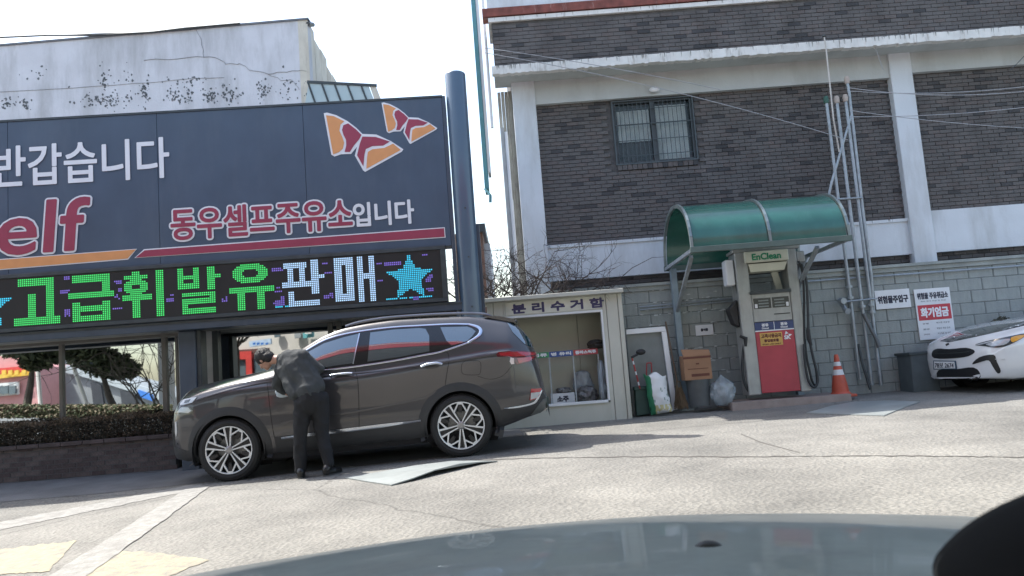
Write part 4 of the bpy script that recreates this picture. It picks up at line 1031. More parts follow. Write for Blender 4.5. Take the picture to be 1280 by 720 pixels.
# head: EnClean light box
hz1, hz0 = row(313), row(327)
ec = M('lightbox_cream', (.62, .62, .5), .5, var=.05)
obj('light_box', MB().box(Dp, l1 - .05, r0 + .02, hz0, hz1, -.36, .06), ec, dp, bevel=.012)
text('EnClean', Dp, (l1 + .06, row(324), r0 - .1, row(316.5)), .063, M('enclean_green', (.02, .25, .12), .5), dp, dil=.005)
obj('lower_lamp_box', MB().hexa([Dp.p(l1 + .03, row(338), -.3), Dp.p(r0 - .05, row(338), -.3), Dp.p(r0 - .05, row(338), .0), Dp.p(l1 + .03, row(338), .0), Dp.p(l1 - .0, row(328.5), -.3), Dp.p(r0 - .01, row(328.5), -.3), Dp.p(r0 - .01, row(328.5), .04), Dp.p(l1 - .0, row(328.5), .04)]), ec, dp)
obj('inner_strut', MB().quadbar(Dp.p(r0 - .14, row(338), -.25), Dp.p(r0 - .08, row(363), -.25), .03, .1), M('strut_pale', (.5, .52, .45), .5), dp)
obj('top_cap', MB().box(Dp, l0 - .03, r1 + .06, ztopd, ztopd + .05, -.42, .0), pumpgrey, dp, bevel=.01)
# nozzle boots and hoses, each side
for s, ue in ((-1, l0), (1, r1)):
    e = ue + s * .012
    obj('nozzle_boot', MB().box(Dp, min(e, e + s * .13), max(e, e + s * .13), row(352) if s < 0 else row(330), row(320) if s < 0 else row(316), -.3, -.05), white if s < 0 else pumpgrey, dp, bevel=.015)
    if s < 0: obj('nozzle_holster', MB().hexa([Dp.p(e - .1, row(400), -.25), Dp.p(e, row(405), -.25), Dp.p(e, row(405), -.08), Dp.p(e - .08, row(400), -.08), Dp.p(e - .16, row(382), -.25), Dp.p(e, row(370), -.25), Dp.p(e, row(370), -.08), Dp.p(e - .14, row(382), -.08)]), black, dp, bevel=.01)
rubber = M('hose_black', (.02, .025, .03), .45)
def hose(pts, r=.02, n=.02): 
    sp = smoothpoly(pts, 6, False); return obj('hose', MB().tube([Dp.w(x, y, n) for x, y in sp], r, 10), rubber, dp, smooth=True)
hose([(921, 335), (926, 345), (930, 370), (931, 400), (931, 422), (929, 440), (928, 460), (931, 480), (938, 492)], .02, -.05)
hose([(919, 350), (923, 370), (928, 392), (930, 405)], .018, -.1)
hose([(998, 326), (1003, 340), (1005, 370), (1005, 400), (1006, 430), (1010, 455), (1016, 478), (1021, 480), (1020, 462), (1015, 440), (1011, 420), (1009, 410)], .017, .0)
hose([(1002, 330), (1008, 352), (1010, 390), (1011, 418), (1016, 445), (1021, 465), (1022, 478), (1017, 484), (1010, 474), (1006, 450), (1005, 430)], .019, .05)
obj('nozzle', MB().tube([Dp.w(1010, 412, .05), Dp.w(1011, 423, .05), Dp.w(1014, 432, .05)], [.03, .035, .02], 10), black, dp, smooth=True)
obj('nozzle', MB().tube([Dp.w(925, 420, .0), Dp.w(932, 423, .0), Dp.w(932, 433, .0)], [.02, .035, .02], 10), black, dp, smooth=True)

# traffic cone
def lathe(prof, c, n=28, m=None):
    mb = MB(); c = Vector(c)
    for i in range(len(prof)):
        pass
    k = len(prof)
    vs = [c + Vector((r * math.cos(2 * math.pi * j / n), r * math.sin(2 * math.pi * j / n), z)) for r, z in prof for j in range(n)]
    for i in range(k - 1):
        mb.add([vs[i * n + j] for j in range(n)] + [vs[(i + 1) * n + j] for j in range(n)], [(j, (j + 1) % n, n + (j + 1) % n, n + j) for j in range(n)], (m[i] if m else 0))
    return mb
cc = gp(1051, 12.3); cc.x = P(1050, 485, 12.3).x; cc.z += .06
cone = thing('traffic_cone', 'orange red traffic cone with two white bands right of the fuel pump', 'traffic cone', cc)
h = P(1045, 443, 12.3).z - cc.z
pr = [(.16, .02), (.125, .06), (.11, h * .3), (.083, h * .5), (.068, h * .63), (.055, h * .72), (.045, h * .82), (.03, h * .98), (.022, h), (.001, h)]
obj('cone_body', lathe(pr, cc, m=[0, 0, 0, 1, 0, 1, 0, 0, 0]), [M('cone_orange', (.5, .09, .05), .5), white], cone, smooth=True)
obj('base', MB().bx(cc.x - .18, cc.x + .18, cc.y - .18, cc.y + .18, cc.z - .02, cc.z + .02), MATS['cone_orange'], cone, bevel=.01)
# dark bin right
o = thing('dark_crate', 'dark grey lidded bin by the wall, half hidden by the white car', 'bin', W.w(1150, 488, .7))
f3 = Frame(0, 12.4, 0)
mb = MB().prism(polypx(f3, [(1138, 443), (1172, 440), (1176, 489), (1143, 491)], 0), (0, .45, 0)); obj('bin_body', mb, M('bin_slate', (.08, .1, .11), .55), o, bevel=.01)
mb = MB().prism(polypx(f3, [(1136, 441), (1172, 437.5), (1172, 441), (1137, 444.5)], .02), (0, .5, 0)); obj('lid', mb, M('bin_slate_lid', (.05, .065, .07), .5), o, bevel=.005)

# steel plates on the ground
pm = M('steel_plate', (.3, .33, .33), .45, metal=.2, var=.15, scale=2, bump=.15, bscale=8, dirt=(.2, .22, .22), damt=.5)
def plate(lab, poly, curl):
    mb = MB(); pts = [G(x, y) for x, y in poly]; n = len(pts)
    top = [p + Vector((0, 0, .012 + curl[i])) for i, p in enumerate(pts)]
    bot = [p + Vector((0, 0, .002 + curl[i])) for i, p in enumerate(pts)]
    mb.add(top + bot, [tuple(range(n)), tuple(range(n, 2 * n))[::-1]] + [(i, (i + 1) % n, (i + 1) % n + n, i + n) for i in range(n)])
    o = obj('rubber_sheet', mb, pm); return tag(o, lab, 'sheet')
plate('pale grey sheet with curled edge lying on asphalt behind the person', [(430, 598), (470, 593), (520, 584), (565, 578.5), (600, 577), (622, 577.5), (600, 581), (575, 587), (545, 594), (515, 602), (489, 607.5), (460, 603)], [0, .01, .01, .01, .0, 0, .02, .05, .045, .02, 0, 0])
plate('grey sheet lying on the sunny ground in front of the pump', [(1008, 517), (1040, 508), (1068, 503), (1110, 501.5), (1150, 503), (1130, 510), (1105, 520.5)], [0] * 7)

# ------------------------------------------------------------------ bare shrub behind the booth
sh = thing('bare_shrub', 'leafless tangled shrub sprawling over the recycling booth roof', 'shrub', (-.4, 12.9, 0))
rn = random.Random(17); mb = MB()
def twig(p, d, l, r, lvl, mb):
    pts = [p]; q = p.copy(); dd_ = d.copy(); k = 5
    for i in range(k):
        dd_ = (dd_ + Vector((rn.gauss(0, .22), rn.gauss(0, .14), rn.gauss(0, .22)))).normalized(); q = q + dd_ * l / k; pts.append(q.copy())
        if lvl < 3 and rn.random() < .75: twig(q, (dd_ + Vector((rn.gauss(0, .8), rn.gauss(0, .35), rn.gauss(0, .8)))).normalized(), l * rn.uniform(.45, .75), r * .55, lvl + 1, mb)
    mb.tube(pts, [r * (1 - .75 * i / k) for i in range(k + 1)], 5 if lvl else 7)
starts = [(P(593, 400, 12.5), (-.2, 0, 1), .7, .03), (P(597, 405, 12.4), (.3, -.1, 1), .7, .03), (P(590, 380, 12.5), (-.5, 0, .6), .5, .016)]
for x, l, a in ((612, .7, 1), (630, .8, .4), (650, .75, .9), (668, .8, .3), (690, .8, .8), (705, .9, .5), (640, .7, -.5), (620, .6, -.8), (675, .6, 1.2), (730, .55, .6)):
    starts.append((P(x, 370, 12.7), (a, -.05, .45), l, .013))
for x, y, a in ((585, 385, -.4), (597, 372, .1), (606, 380, -.2), (590, 395, .5), (603, 368, .6), (618, 372, -.6), (640, 372, .9), (655, 370, -.3), (695, 368, -.9), (720, 368, -.5)):
    starts.append((P(x, y, 12.62 + .01 * (x % 7)), (a, -.05, .55), .55, .014))
for p, d, l, r in starts: twig(p, Vector(d).normalized(), l, r, 0, mb)
for _ in range(26):
    twig(P(rn.uniform(578, 745), rn.uniform(366, 378), 12.6 + rn.uniform(0, .2)), Vector((rn.uniform(-1, 1), 0, rn.uniform(.1, .6))).normalized(), .42, .009, 1, mb)
obj('branches', mb, M('bare_twig', (.06, .05, .048), .9, var=.25), sh)
mb = MB(); mb.tube([P(752, 368, 12.6), P(790, 335, 12.6), P(815, 322, 12.6), P(832, 321, 12.6)], [.008, .006, .004, .002], 5); mb.tube([P(756, 368, 12.6), P(775, 350, 12.6), P(800, 343, 12.6)], [.007, .005, .002], 5)
obj('long_twig', mb, MATS['bare_twig'], sh)
# low shrub by the right wall
o = thing('small_shrub', 'small dry green shrub against the wall behind the white car', 'shrub', P(1255, 420, 12.7))
c_ = P(1254, 408, 12.75)
def bf(r):
    v = Vector((r.gauss(0, 1), r.gauss(0, 1), r.gauss(0, 1))).normalized() * r.random() ** .4
    return c_ + Vector((v.x * .2, v.y * .12, v.z * .14 + .02))
obj('foliage', leafmass(1500, bf, .02, random.Random(3), 2), [M('dry_leaf', (.1, .1, .07), .7), M('dry_leaf_dark', (.05, .055, .04), .7)], o)
obj('stem', MB().tube([Vector((c_.x, c_.y, gz(c_.x, c_.y))), c_], .015, 6), M('twig', (.09, .07, .055), .9), o)
#@@PART2
# ------------------------------------------------------------------ vehicles
def pchip(xs_, ys_, x):
    return float(np.interp(x, xs_, ys_))
def smooth_table(tab, n, x0, x1, win):
    X = np.linspace(x0, x1, n); Y = np.interp(X, [t[0] for t in tab], [t[1] for t in tab])
    if win > 0:
        dx = X[1] - X[0]; k = int(win * 3 / dx); ker = np.exp(-.5 * (np.arange(-k, k + 1) * dx / win) ** 2); ker /= ker.sum()
        Yp = np.pad(Y, k, mode='reflect', reflect_type='odd'); Y = np.convolve(Yp, ker, mode='valid')
    return X, Y
def car_loft(Mw, length, wt, zst, zrt, wrt, zb, arches, nst=150, win=.05, arch_r=.43, hipz=.72):
    """returns MB of the closed body shell in world space"""
    # stations dense at both ends
    t = np.linspace(0, 1, nst); X = length * (t - .55 * np.sin(2 * np.pi * t) / (2 * np.pi))
    def tb(tab, w_):
        a, b_ = smooth_table(tab, 1200, 0, length, w_); return np.interp(X, a, b_)
    WT, ZS, ZR, WR = tb(wt, .02), tb(zst, win), tb(zrt, win), tb(wrt, .10)
    nsec = 46; rows = []
    for i in range(nst):
        w_, s, r, wr = WT[i], ZS[i], ZR[i], WR[i]; zl = zb(X[i])
        e = max(.0, 1)
        top = r - .045
        c = [(0, zl), (.5 * w_, zl), (.84 * w_, zl), (.935 * w_, zl + .06), (.985 * w_, zl + (hipz - zl) * .5), (1.0 * w_, min(hipz, s - .12)), (.99 * w_, s - .09), (.955 * w_, s - .005)]
        for f in (.33, .66): c.append((w_ * (.955 + (wr - .955) * f + .032 * math.sin(math.pi * f)), s + (top - s) * f))
        c += [(w_ * wr, top), (w_ * wr * .86, r - .018), (w_ * wr * .5, r - .003), (0, r)]
        c = smoothpoly(c, 6, False)
        d = [0]
        for a, b_ in zip(c, c[1:]): d.append(d[-1] + math.dist(a, b_))
        rows.append(c)
    m = len(rows[0]); mb = MB(); half = []
    for sgn in (-1, 1):
        for i in range(nst):
            for y, z in rows[i]: mb.v.append(Mw @ Vector((X[i], sgn * y, z)))
    def inarch(x, y, z):
        return abs(y) > .45 and any((x - ax) ** 2 + (z - az) ** 2 < arch_r ** 2 for ax, az in arches)
    for k, sgn in enumerate((-1, 1)):
        b0 = k * nst * m
        for i in range(nst - 1):
            for j in range(m - 1):
                cx = (X[i] + X[i + 1]) / 2; cy = (rows[i][j][0] + rows[i + 1][j + 1][0]) / 2; cz_ = (rows[i][j][1] + rows[i + 1][j + 1][1]) / 2
                if inarch(cx, cy, cz_): continue
                f = (b0 + i * m + j, b0 + i * m + j + 1, b0 + (i + 1) * m + j + 1, b0 + (i + 1) * m + j)
                mb.f.append(f if k == 0 else f[::-1]); mb.m.append(0)
        for i in (0, nst - 1):
            mb.f.append(tuple(b0 + i * m + j for j in range(m))); mb.m.append(0)
    return mb
class Drape:
    def __init__(s, mb): s.b = BVHTree.FromPolygons([tuple(v) for v in mb.v], mb.f)
    def hit(s, x, y, off):
        d = ray(x, y); h = s.b.ray_cast(CAM, d)
        if h[0] is None:
            h = s.b.find_nearest(CAM + d * s.last)
            q = h[0]
        else: q = h[0]; s.last = h[3]
        n = h[1]
        if n.dot(d) > 0: n = -n
        return q + n * off, n
    def seed(s, x, y):
        h = s.b.ray_cast(CAM, ray(x, y)); s.last = h[3] if h[0] else 10
    def poly(s, pts, off, step=3.0, skirt=.012):
        pts = [Vector(p) for p in pts]; n = len(pts); bd = []; s.last = 10
        cx = sum(p.x for p in pts) / n; cy = sum(p.y for p in pts) / n; s.seed(cx, cy)
        for i in range(n):
            a, b_ = pts[i], pts[(i + 1) % n]; k = max(1, int((b_ - a).length / step)); bd += [a.lerp(b_, j / k) for j in range(k)]
        x0, x1 = min(p.x for p in pts), max(p.x for p in pts); y0, y1 = min(p.y for p in pts), max(p.y for p in pts)
        inn = []
        nx, ny = int((x1 - x0) / step), int((y1 - y0) / step)
        for i in range(1, nx + 1):
            for j in range(1, ny + 1):
                q = Vector((x0 + i * step + (j % 2) * .3, y0 + j * step)); ins = False
                for a, b_ in zip(bd, bd[1:] + bd[:1]):
                    if (a.y > q.y) != (b_.y > q.y) and q.x < (b_.x - a.x) * (q.y - a.y) / (b_.y - a.y) + a.x: ins = not ins
                if ins and min((q - b_).length for b_ in bd) > step * .4: inn.append(q)
        r = delaunay_2d_cdt(bd + inn, [], [list(range(len(bd)))], 1, 1e-6)
        top = []; bot = []
        for v in r[0]:
            q, nn = s.hit(v.x, v.y, off); top.append(q); bot.append(q - nn * skirt)
        mb = MB(); mb.add(top, [tuple(f) for f in r[2]])
        k = len(bd); mb.add(top[:k] + bot[:k], [(i, (i + 1) % k, (i + 1) % k + k, i + k) for i in range(k)])
        return mb
    def line(s, pts, wpx, off, step=3.0, skirt=.006, tens=True):
        P_ = [Vector(p) for p in (smoothpoly(pts, 4, False) if tens and len(pts) > 2 else pts)]
        q = [];
        for a, b_ in zip(P_, P_[1:]):
            k = max(1, int((b_ - a).length / step)); q += [a.lerp(b_, j / k) for j in range(k)]
        q.append(P_[-1]); L_, R_ = [], []; s.seed(q[len(q) // 2].x, q[len(q) // 2].y); mb = MB(); vs = []
        ws = wpx if isinstance(wpx, (list, tuple)) else [wpx] * 2
        for i, p in enumerate(q):
            d = (q[min(i + 1, len(q) - 1)] - q[max(i - 1, 0)]).normalized(); nrm = Vector((-d.y, d.x)) * (np.interp(i / (len(q) - 1), np.linspace(0, 1, len(ws)), ws) / 2)
            a, n1 = s.hit(p.x + nrm.x, p.y + nrm.y, off); b_, n2 = s.hit(p.x - nrm.x, p.y - nrm.y, off)
            c, n3 = s.hit(p.x, p.y, off + wpx_h(wpx) * .0012)
            vs += [a - n1 * skirt, a, c, b_, b_ - n2 * skirt]
        k = len(q)
        mb.add(vs, [(i * 5 + j, i * 5 + j + 1, (i + 1) * 5 + j + 1, (i + 1) * 5 + j) for i in range(k - 1) for j in range(4)]); return mb
def wpx_h(w_): return max(w_) if isinstance(w_, (list, tuple)) else w_

def car_matrix(p0, p1, a0):
    ex = (p1 - p0).normalized(); ey = Vector((0, 0, 1)).cross(ex).normalized(); ez = ex.cross(ey)
    m = Matrix((ex, ey, ez)).transposed().to_4x4(); m.translation = p0 - m.to_3x3() @ a0; return m

def lathe_y(prof, c, n, mw, m=None):    # profile (r, y) around local y axis
    k = len(prof); mb = MB()
    vs = [mw @ (c + Vector((r * math.cos(2 * math.pi * j / n), y, r * math.sin(2 * math.pi * j / n)))) for r, y in prof for j in range(n)]
    for i in range(k - 1):
        mb.add([vs[i * n + j] for j in range(n)] + [vs[(i + 1) * n + j] for j in range(n)], [(j, (j + 1) % n, n + (j + 1) % n, n + j) for j in range(n)], m[i] if m else 0)
    return mb
tyre_m = M('tyre_rubber', (.014, .0145, .016), .7, var=.15); alloy = M('machined_alloy', (.66, .69, .73), .32, metal=.6, var=.05); well_m = M('wheel_well', (.008, .008, .009), .9)
def wheel(root, mw, cx, cz_, ysurf, r, rr_, sgn=-1, phase=0, name='wheel', spokes=True):
    """sgn -1: outer face towards local -y"""
    c = Vector((cx, ysurf, cz_)); s = -sgn
    T = [(rr_ + .002, .03 * s), (rr_ + .012, .0), (r * .86, -.008 * s), (r * .95, .004 * s), (r * .985, .02 * s), (r, .045 * s), (r, .20 * s), (r * .96, .225 * s), (rr_, .22 * s)]
    wh = obj(name, lathe_y(T, c, 56, mw), tyre_m, root, smooth=True)
    tr_ = MB()
    for k in range(60):      # tread blocks
        a = 2 * math.pi * k / 60; d = Vector((math.cos(a), 0, math.sin(a))); t_ = Vector((-math.sin(a), 0, math.cos(a)))
        b0 = c + d * (r - .004)
        cs = [b0 + t_ * u_ + Vector((0, y_, 0)) + d * h_ for h_ in (0, .007) for u_, y_ in ((-.013, .03 * s), (.013, .03 * s), (.013, .19 * s), (-.013, .19 * s))]
        tr_.hexa([mw @ q_ for q_ in cs])
    obj('tread', tr_, tyre_m, wh, kind='stuff')
    obj('rim_barrel', lathe_y([(rr_ + .004, .005 * s), (rr_ - .008, .008 * s), (rr_ - .014, .05 * s), (rr_ - .03, .16 * s), (.02, .16 * s)], c, 48, mw), darksteel, wh, smooth=True)
    obj('rim_lip', lathe_y([(rr_ + .006, .010 * s), (rr_ + .004, -.002 * s), (rr_ - .006, .0), (rr_ - .012, .012 * s)], c, 56, mw), alloy, wh, smooth=True)
    obj('brake_disc', lathe_y([(.001, .11 * s), (rr_ * .6, .11 * s), (rr_ * .6, .12 * s)], c, 32, mw), M('brake_disc', (.2, .2, .2), .4, metal=.6), wh)
    sp = MB(); dk = MB()
    def bar(mb_, a0_, r0_, a1_, r1_, w0, w1, y0, y1, th=.03):
        p0 = Vector((r0_ * math.cos(a0_), 0, r0_ * math.sin(a0_))); p1 = Vector((r1_ * math.cos(a1_), 0, r1_ * math.sin(a1_))); d = (p1 - p0).normalized(); n_ = Vector((-d.z, 0, d.x))
        f = [p0 - n_ * w0, p1 - n_ * w1, p1 + n_ * w1, p0 + n_ * w0]
        ys_ = [y0 * s, y1 * s, y1 * s, y0 * s]
        fr_ = [mw @ (c + q + Vector((0, y, 0))) for q, y in zip(f, ys_)]; bk_ = [mw @ (c + q + Vector((0, y + th * s, 0))) for q, y in zip(f, ys_)]
        mb_.hexa(bk_ + fr_)
    for k in range(5):
        a = phase + 2 * math.pi * k / 5; h = 2 * math.pi / 10
        for e in (-1, 1):
            bar(sp, a + e * .30, .045, a + e * .165, rr_ * .62, .006, .009, .012, .006); bar(sp, a + e * .165, rr_ * .60, a + e * .16, rr_ * .99, .009, .011, .006, .002)
            bar(dk, a + e * .12, .05, a + e * .06, rr_ * .95, .012, .012, .02, .014)
        # wedge joining neighbouring pairs at the rim
            b_ = a + e * .165; g = a + e * h
            bar(sp, b_ + e * .02, rr_ * .64, g - e * .10, rr_ * .93, .009, .008, .006, .003)
        g = a + h; bar(sp, g - .13, rr_ * .95, g + .13, rr_ * .95, .012, .012, .002, .002)
        bar(dk, g, rr_ * .55, g, rr_ * .93, .016, .03, .018, .012)
    sp.v = sp.v; obj('spokes', sp, alloy, wh, bevel=0)
    obj('spoke_inserts', dk, M('spoke_black', (.015, .015, .017), .35), wh)
    obj('hub_cap', lathe_y([(.001, .003 * s), (.03, .005 * s), (.048, .014 * s), (.055, .04 * s)], c, 24, mw), M('hub_grey', (.3, .3, .31), .3, metal=.7), wh, smooth=True)
    return wh
paint = M('brown_grey_paint', (.054, .053, .058), .34, metal=.35, var=.02, coat=1.0)
glass_tint = M('tinted_glass', (.010, .030, .048), .02, var=.02, spec=1.0, coat=1.0)
glass_tint.node_tree.nodes['Principled BSDF'].inputs['Coat IOR'].default_value = 2.5
clad = M('grey_cladding', (.028, .03, .034), .55, var=.08)
# --- SUV
CX = .88; NS = .93
p0 = P(288, 596, 9.47); p1 = P(580, 568, 9.47)
p0.z = gz(p0.x, p0.y); p1.z = gz(p1.x, p1.y) + .004
SM = car_matrix(p0, p1, Vector((CX, -NS, 0)))
SMi = SM.inverted()
def loc(px, py, lat):
    d = SMi.to_3x3() @ ray(px, py); c = SMi @ CAM; t = (-lat - c.y) / d.y; q = c + d * t; return q.x, q.z
WB = (SMi @ p1).x
XF = loc(213, 548, .62)[0]; XRr = loc(686, 505, .62)[0]; LEN = XRr - XF
SM2 = SM @ Matrix.Translation((XF, 0, 0))
def tb_px(lst): return [(loc(x, y, l)[0] - XF, loc(x, y, l)[1]) for x, y, l in lst]
zrt = tb_px([(214, 522, .55), (218, 505, .55), (227, 493, .6), (241, 484.5, .5), (264, 478.5, .4), (299, 470.5, .35), (335, 463.5, .35), (356, 458, .4), (372, 442, .5), (382, 432, .6), (405, 418.5, .6), (430, 409, .6), (460, 403, .6), (492, 398.5, .6), (540, 395.5, .6), (584, 393.5, .6), (612, 396, .6), (630, 398, .6), (641, 401, .6), (650, 407, .62), (668, 427, .64), (673, 446, .64), (679, 467, .64), (684, 489, .62), (686, 505, .62)])
zst = [(0, .62), (.08, .82), (.22, .97), (.5, 1.04), (.9, 1.09), (1.3, 1.10), (1.6, 1.10), (2.5, 1.12), (3.2, 1.16), (3.9, 1.2), (4.2, 1.2), (4.45, 1.12), (4.6, 1.02), (4.75, .72)]
zst = [(a, min(b_, np.interp(a, [t[0] for t in zrt], [t[1] for t in zrt]) - .05)) for a, b_ in zst]
wt = [(0, .50), (.03, .64), (.09, .76), (.2, .85), (.4, .905), (.7, .932), (1.0, .94), (3.8, .94), (4.2, .925), (LEN - .28, .895), (LEN - .14, .84), (LEN - .05, .74), (LEN, .58)]
wrt = [(0, .7), (.8, .78), (1.3, .82), (1.6, .80), (2.0, .77), (2.5, .75), (3.4, .74), (4.1, .72), (LEN - .2, .74), (LEN, .8)]
def zb_suv(x): return .24 + .08 * max(0, 1 - x / .4) + .20 * max(0, (x - (LEN - .75)) / .75)
AR = [(CX - XF, .36), (WB - XF, .36)]
suv = thing('grey_suv', 'brown grey SUV parked side-on under the LED board with the person leaning on it', 'car', SM @ Vector((2.2, 0, 0)), SM.to_3x3())
body = car_loft(SM2, LEN, wt, zst, zrt, wrt, zb_suv, AR, arch_r=.44)
obj('body', body, paint, suv, smooth=True)
# full shell for draping (no arch holes)
DR = Drape(car_loft(SM2, LEN, wt, zst, zrt, wrt, zb_suv, [], arch_r=.1))
def dp_(name, pts, mat, off=.004, sm=False, **k): return obj(name, DR.poly(smoothpoly(pts, 4) if sm else pts, off, **k), mat, suv, smooth=True)
def dl_(name, pts, w_, mat, off=.003, **k): return obj(name, DR.line(pts, w_, off, **k), mat, suv, smooth=True)
seam = M('seam_black', (.006, .006, .007), .7)
# glass area surround (black), then panes
dp_('window_surround', [(383, 438), (405, 426), (430, 418.8), (460, 413.6), (492, 410), (524, 408.2), (562, 406.2), (586, 406.6), (599, 412.5), (599.5, 417), (592, 425), (582, 430), (551, 439), (530, 443), (492, 450), (450, 456.5), (405, 462), (376, 466)], blackg, .003)
dp_('front_door_window', [(386, 440), (405, 429.5), (430, 421.8), (449, 417.3), (441.5, 454), (420, 457), (405, 459.5), (380, 462.5)], glass_tint, .007)
dp_('rear_door_window', [(463, 416), (492, 412.3), (524, 410.4), (532, 411.3), (536.6, 420), (536.8, 439.2), (500, 446.2), (459.5, 452.2)], glass_tint, .007)
dp_('quarter_window', [(550.5, 409.3), (584, 408.6), (590, 410.8), (594.6, 414.5), (590.5, 420.5), (584, 426.5), (564.5, 432), (558, 426)], glass_tint, .007)
chr2 = M('satin_chrome', (.55, .6, .68), .22, metal=1, var=.03)
dl_('window_chrome', [(383, 438), (405, 425.6), (430, 418), (460, 412.9), (492, 409.2), (524, 407.3), (562, 405.4), (586, 405.6)], 1.6, chr2, .008)
dl_('window_chrome', [(586, 405.8), (597, 409), (601, 414), (597, 421), (585, 428.5)], [2, 3.2, 4, 3.4, 2.4], chr2, .008)
dl_('window_chrome', [(586, 428.5), (551, 440), (530, 444), (492, 451.2), (450, 457.6), (405, 463.2), (372, 467)], 1.9, chr2, .008)
dl_('window_divider', [(449.6, 417), (441.5, 455)], 1.3, chr2, .009)
# roof rail
rail = MB(); rp = []
for x, y in smoothpoly([(432, 408), (450, 402.5), (480, 397.5), (520, 394.2), (560, 392), (590, 391.6), (608, 393), (614, 396)], 4, False):
    q_ = SM @ Vector((loc(x, y, .62)[0], -.62, loc(x, y, .62)[1])); rp.append(q_)
rail.tube(rp, .016, 8); obj('roof_rail', rail, M('rail_silver', (.22, .23, .26), .3, metal=.8), suv, smooth=True)
# character lines / seams
dl_('door_seam', [(333, 470), (336, 497), (340, 530), (345, 556)], .8, seam, .0015)
dl_('door_seam', [(443, 458), (447, 475), (448.5, 500), (449, 535)], .8, seam, .0015)
dl_('door_seam', [(551, 440), (559.5, 441), (561, 452), (558, 470), (556, 486)], .8, seam, .0015)
dl_('bonnet_seam', [(243, 491), (264, 487), (299, 479), (335, 474), (352, 468)], .7, seam, .0015)
dl_('fuel_flap_seam', [(581, 451.5), (597, 451), (601, 455), (600.5, 465), (597, 468.5), (581, 468), (577, 464), (577.5, 455), (581, 451.5)], .6, seam, .0015)
dl_('bumper_seam', [(597, 470), (612, 474), (628, 470), (640, 457)], .6, seam, .0015)
dl_('shoulder_crease', [(246, 500), (300, 484), (360, 474), (450, 466), (530, 456), (600, 446), (622, 442)], 2.2, paint, .006)
dl_('door_crease', [(352, 530), (380, 522), (430, 517), (480, 508), (530, 497), (545, 488)], 2.6, paint, .005)
# cladding
def arch_clad(cx, cz_, a0_, a1_, r0_, r1_):
    mb = MB(); n_ = 44; vs = []
    c0 = SM2 @ Vector((0, 0, 0)); 
    for i in range(n_ + 1):
        a = R(a0_ + (a1_ - a0_) * i / n_)
        for r_ in (r0_, (r0_ + r1_) / 2, r1_):
            x = cx + r_ * math.cos(a); z_ = cz_ + r_ * math.sin(a)
            o_ = SM2 @ Vector((x, -3, z_)); h = DR.b.ray_cast(o_, SM2.to_3x3() @ Vector((0, 1, 0)))
            q_ = (SM2.inverted() @ h[0]) if h[0] else Vector((x, -.9, z_))
            yy = max(q_.y, -.96) - (.012 if r_ != r1_ else .003)
            vs.append(Vector((x, yy, z_)))
            if r_ == r0_: vs[-1:] = [Vector((x, yy + .13, z_)), Vector((x, yy, z_))]
    mb.add([SM2 @ v for v in vs], [(i * 4 + j, i * 4 + j + 1, (i + 1) * 4 + j + 1, (i + 1) * 4 + j) for i in range(n_) for j in range(3)]); return mb
for (ax, az), lim in zip(AR, ((-16, 196), (-22, 196))):
    obj('arch_cladding', arch_clad(ax, az, lim[0], lim[1], .405, .505), clad, suv, smooth=True)
    n_ = 30
    for s_ in (-1, 1):
        wl = MB(); wl.grid(lambda a, b_: SM2 @ Vector((ax + .43 * math.cos(R(-20 + 220 * a)), s_ * (.62 + .31 * b_), az + .43 * math.sin(R(-20 + 220 * a)))), n_, 1)
        wl.add([SM2 @ Vector((ax + .46 * math.cos(R(-30 + 240 * i / 20)), s_ * .62, az + .46 * math.sin(R(-30 + 240 * i / 20)))) for i in range(21)], [tuple(range(21))])
        obj('wheel_well', wl, well_m, suv)
obj('underbody', MB().hexa([SM2 @ Vector(v) for v in ((.5, -.86, .2), (LEN - .6, -.86, .2), (LEN - .6, .86, .2), (.5, .86, .2), (.5, -.86, .3), (LEN - .6, -.86, .3), (LEN - .6, .86, .3), (.5, .86, .3))]), well_m, suv)
dp_('sill_cladding', [(343, 546), (400, 540), (470, 532), (526, 526), (533, 545), (470, 557), (400, 566), (347, 572)], clad, .006)
dl_('sill_chrome', [(352, 547.5), (400, 541.5), (450, 535.5), (500, 529), (526, 525.5)], [2.6, 4.2, 4.6, 4.2, 2.2], chr2, .014)
dp_('rear_bumper_cladding', [(622, 513), (645, 510), (667, 504.5), (677, 490), (681, 494), (683, 506), (679, 514), (662, 520), (628, 528), (618, 520)], clad, .006)
dp_('rear_skid_plate', [(663, 518.5), (671, 508), (678, 499), (682, 497.5), (682, 509), (675, 515)], M('skid_silver', (.12, .13, .13), .45, metal=.3), .012)
dl_('rear_chrome_strip', [(630, 510.5), (648, 508.5), (666, 504), (672, 497), (677, 488)], [1.2, 2.4, 2.6, 2.6, 1.6], chr2, .010)
dp_('front_bumper_cladding', [(214, 556), (228, 562), (243, 566), (251, 574), (243, 578), (226, 574), (215, 568)], clad, .006)
dp_('front_lower_intake', [(212.5, 520), (216.5, 516), (218, 535), (219, 556), (214, 560), (212, 540)], black, .004)
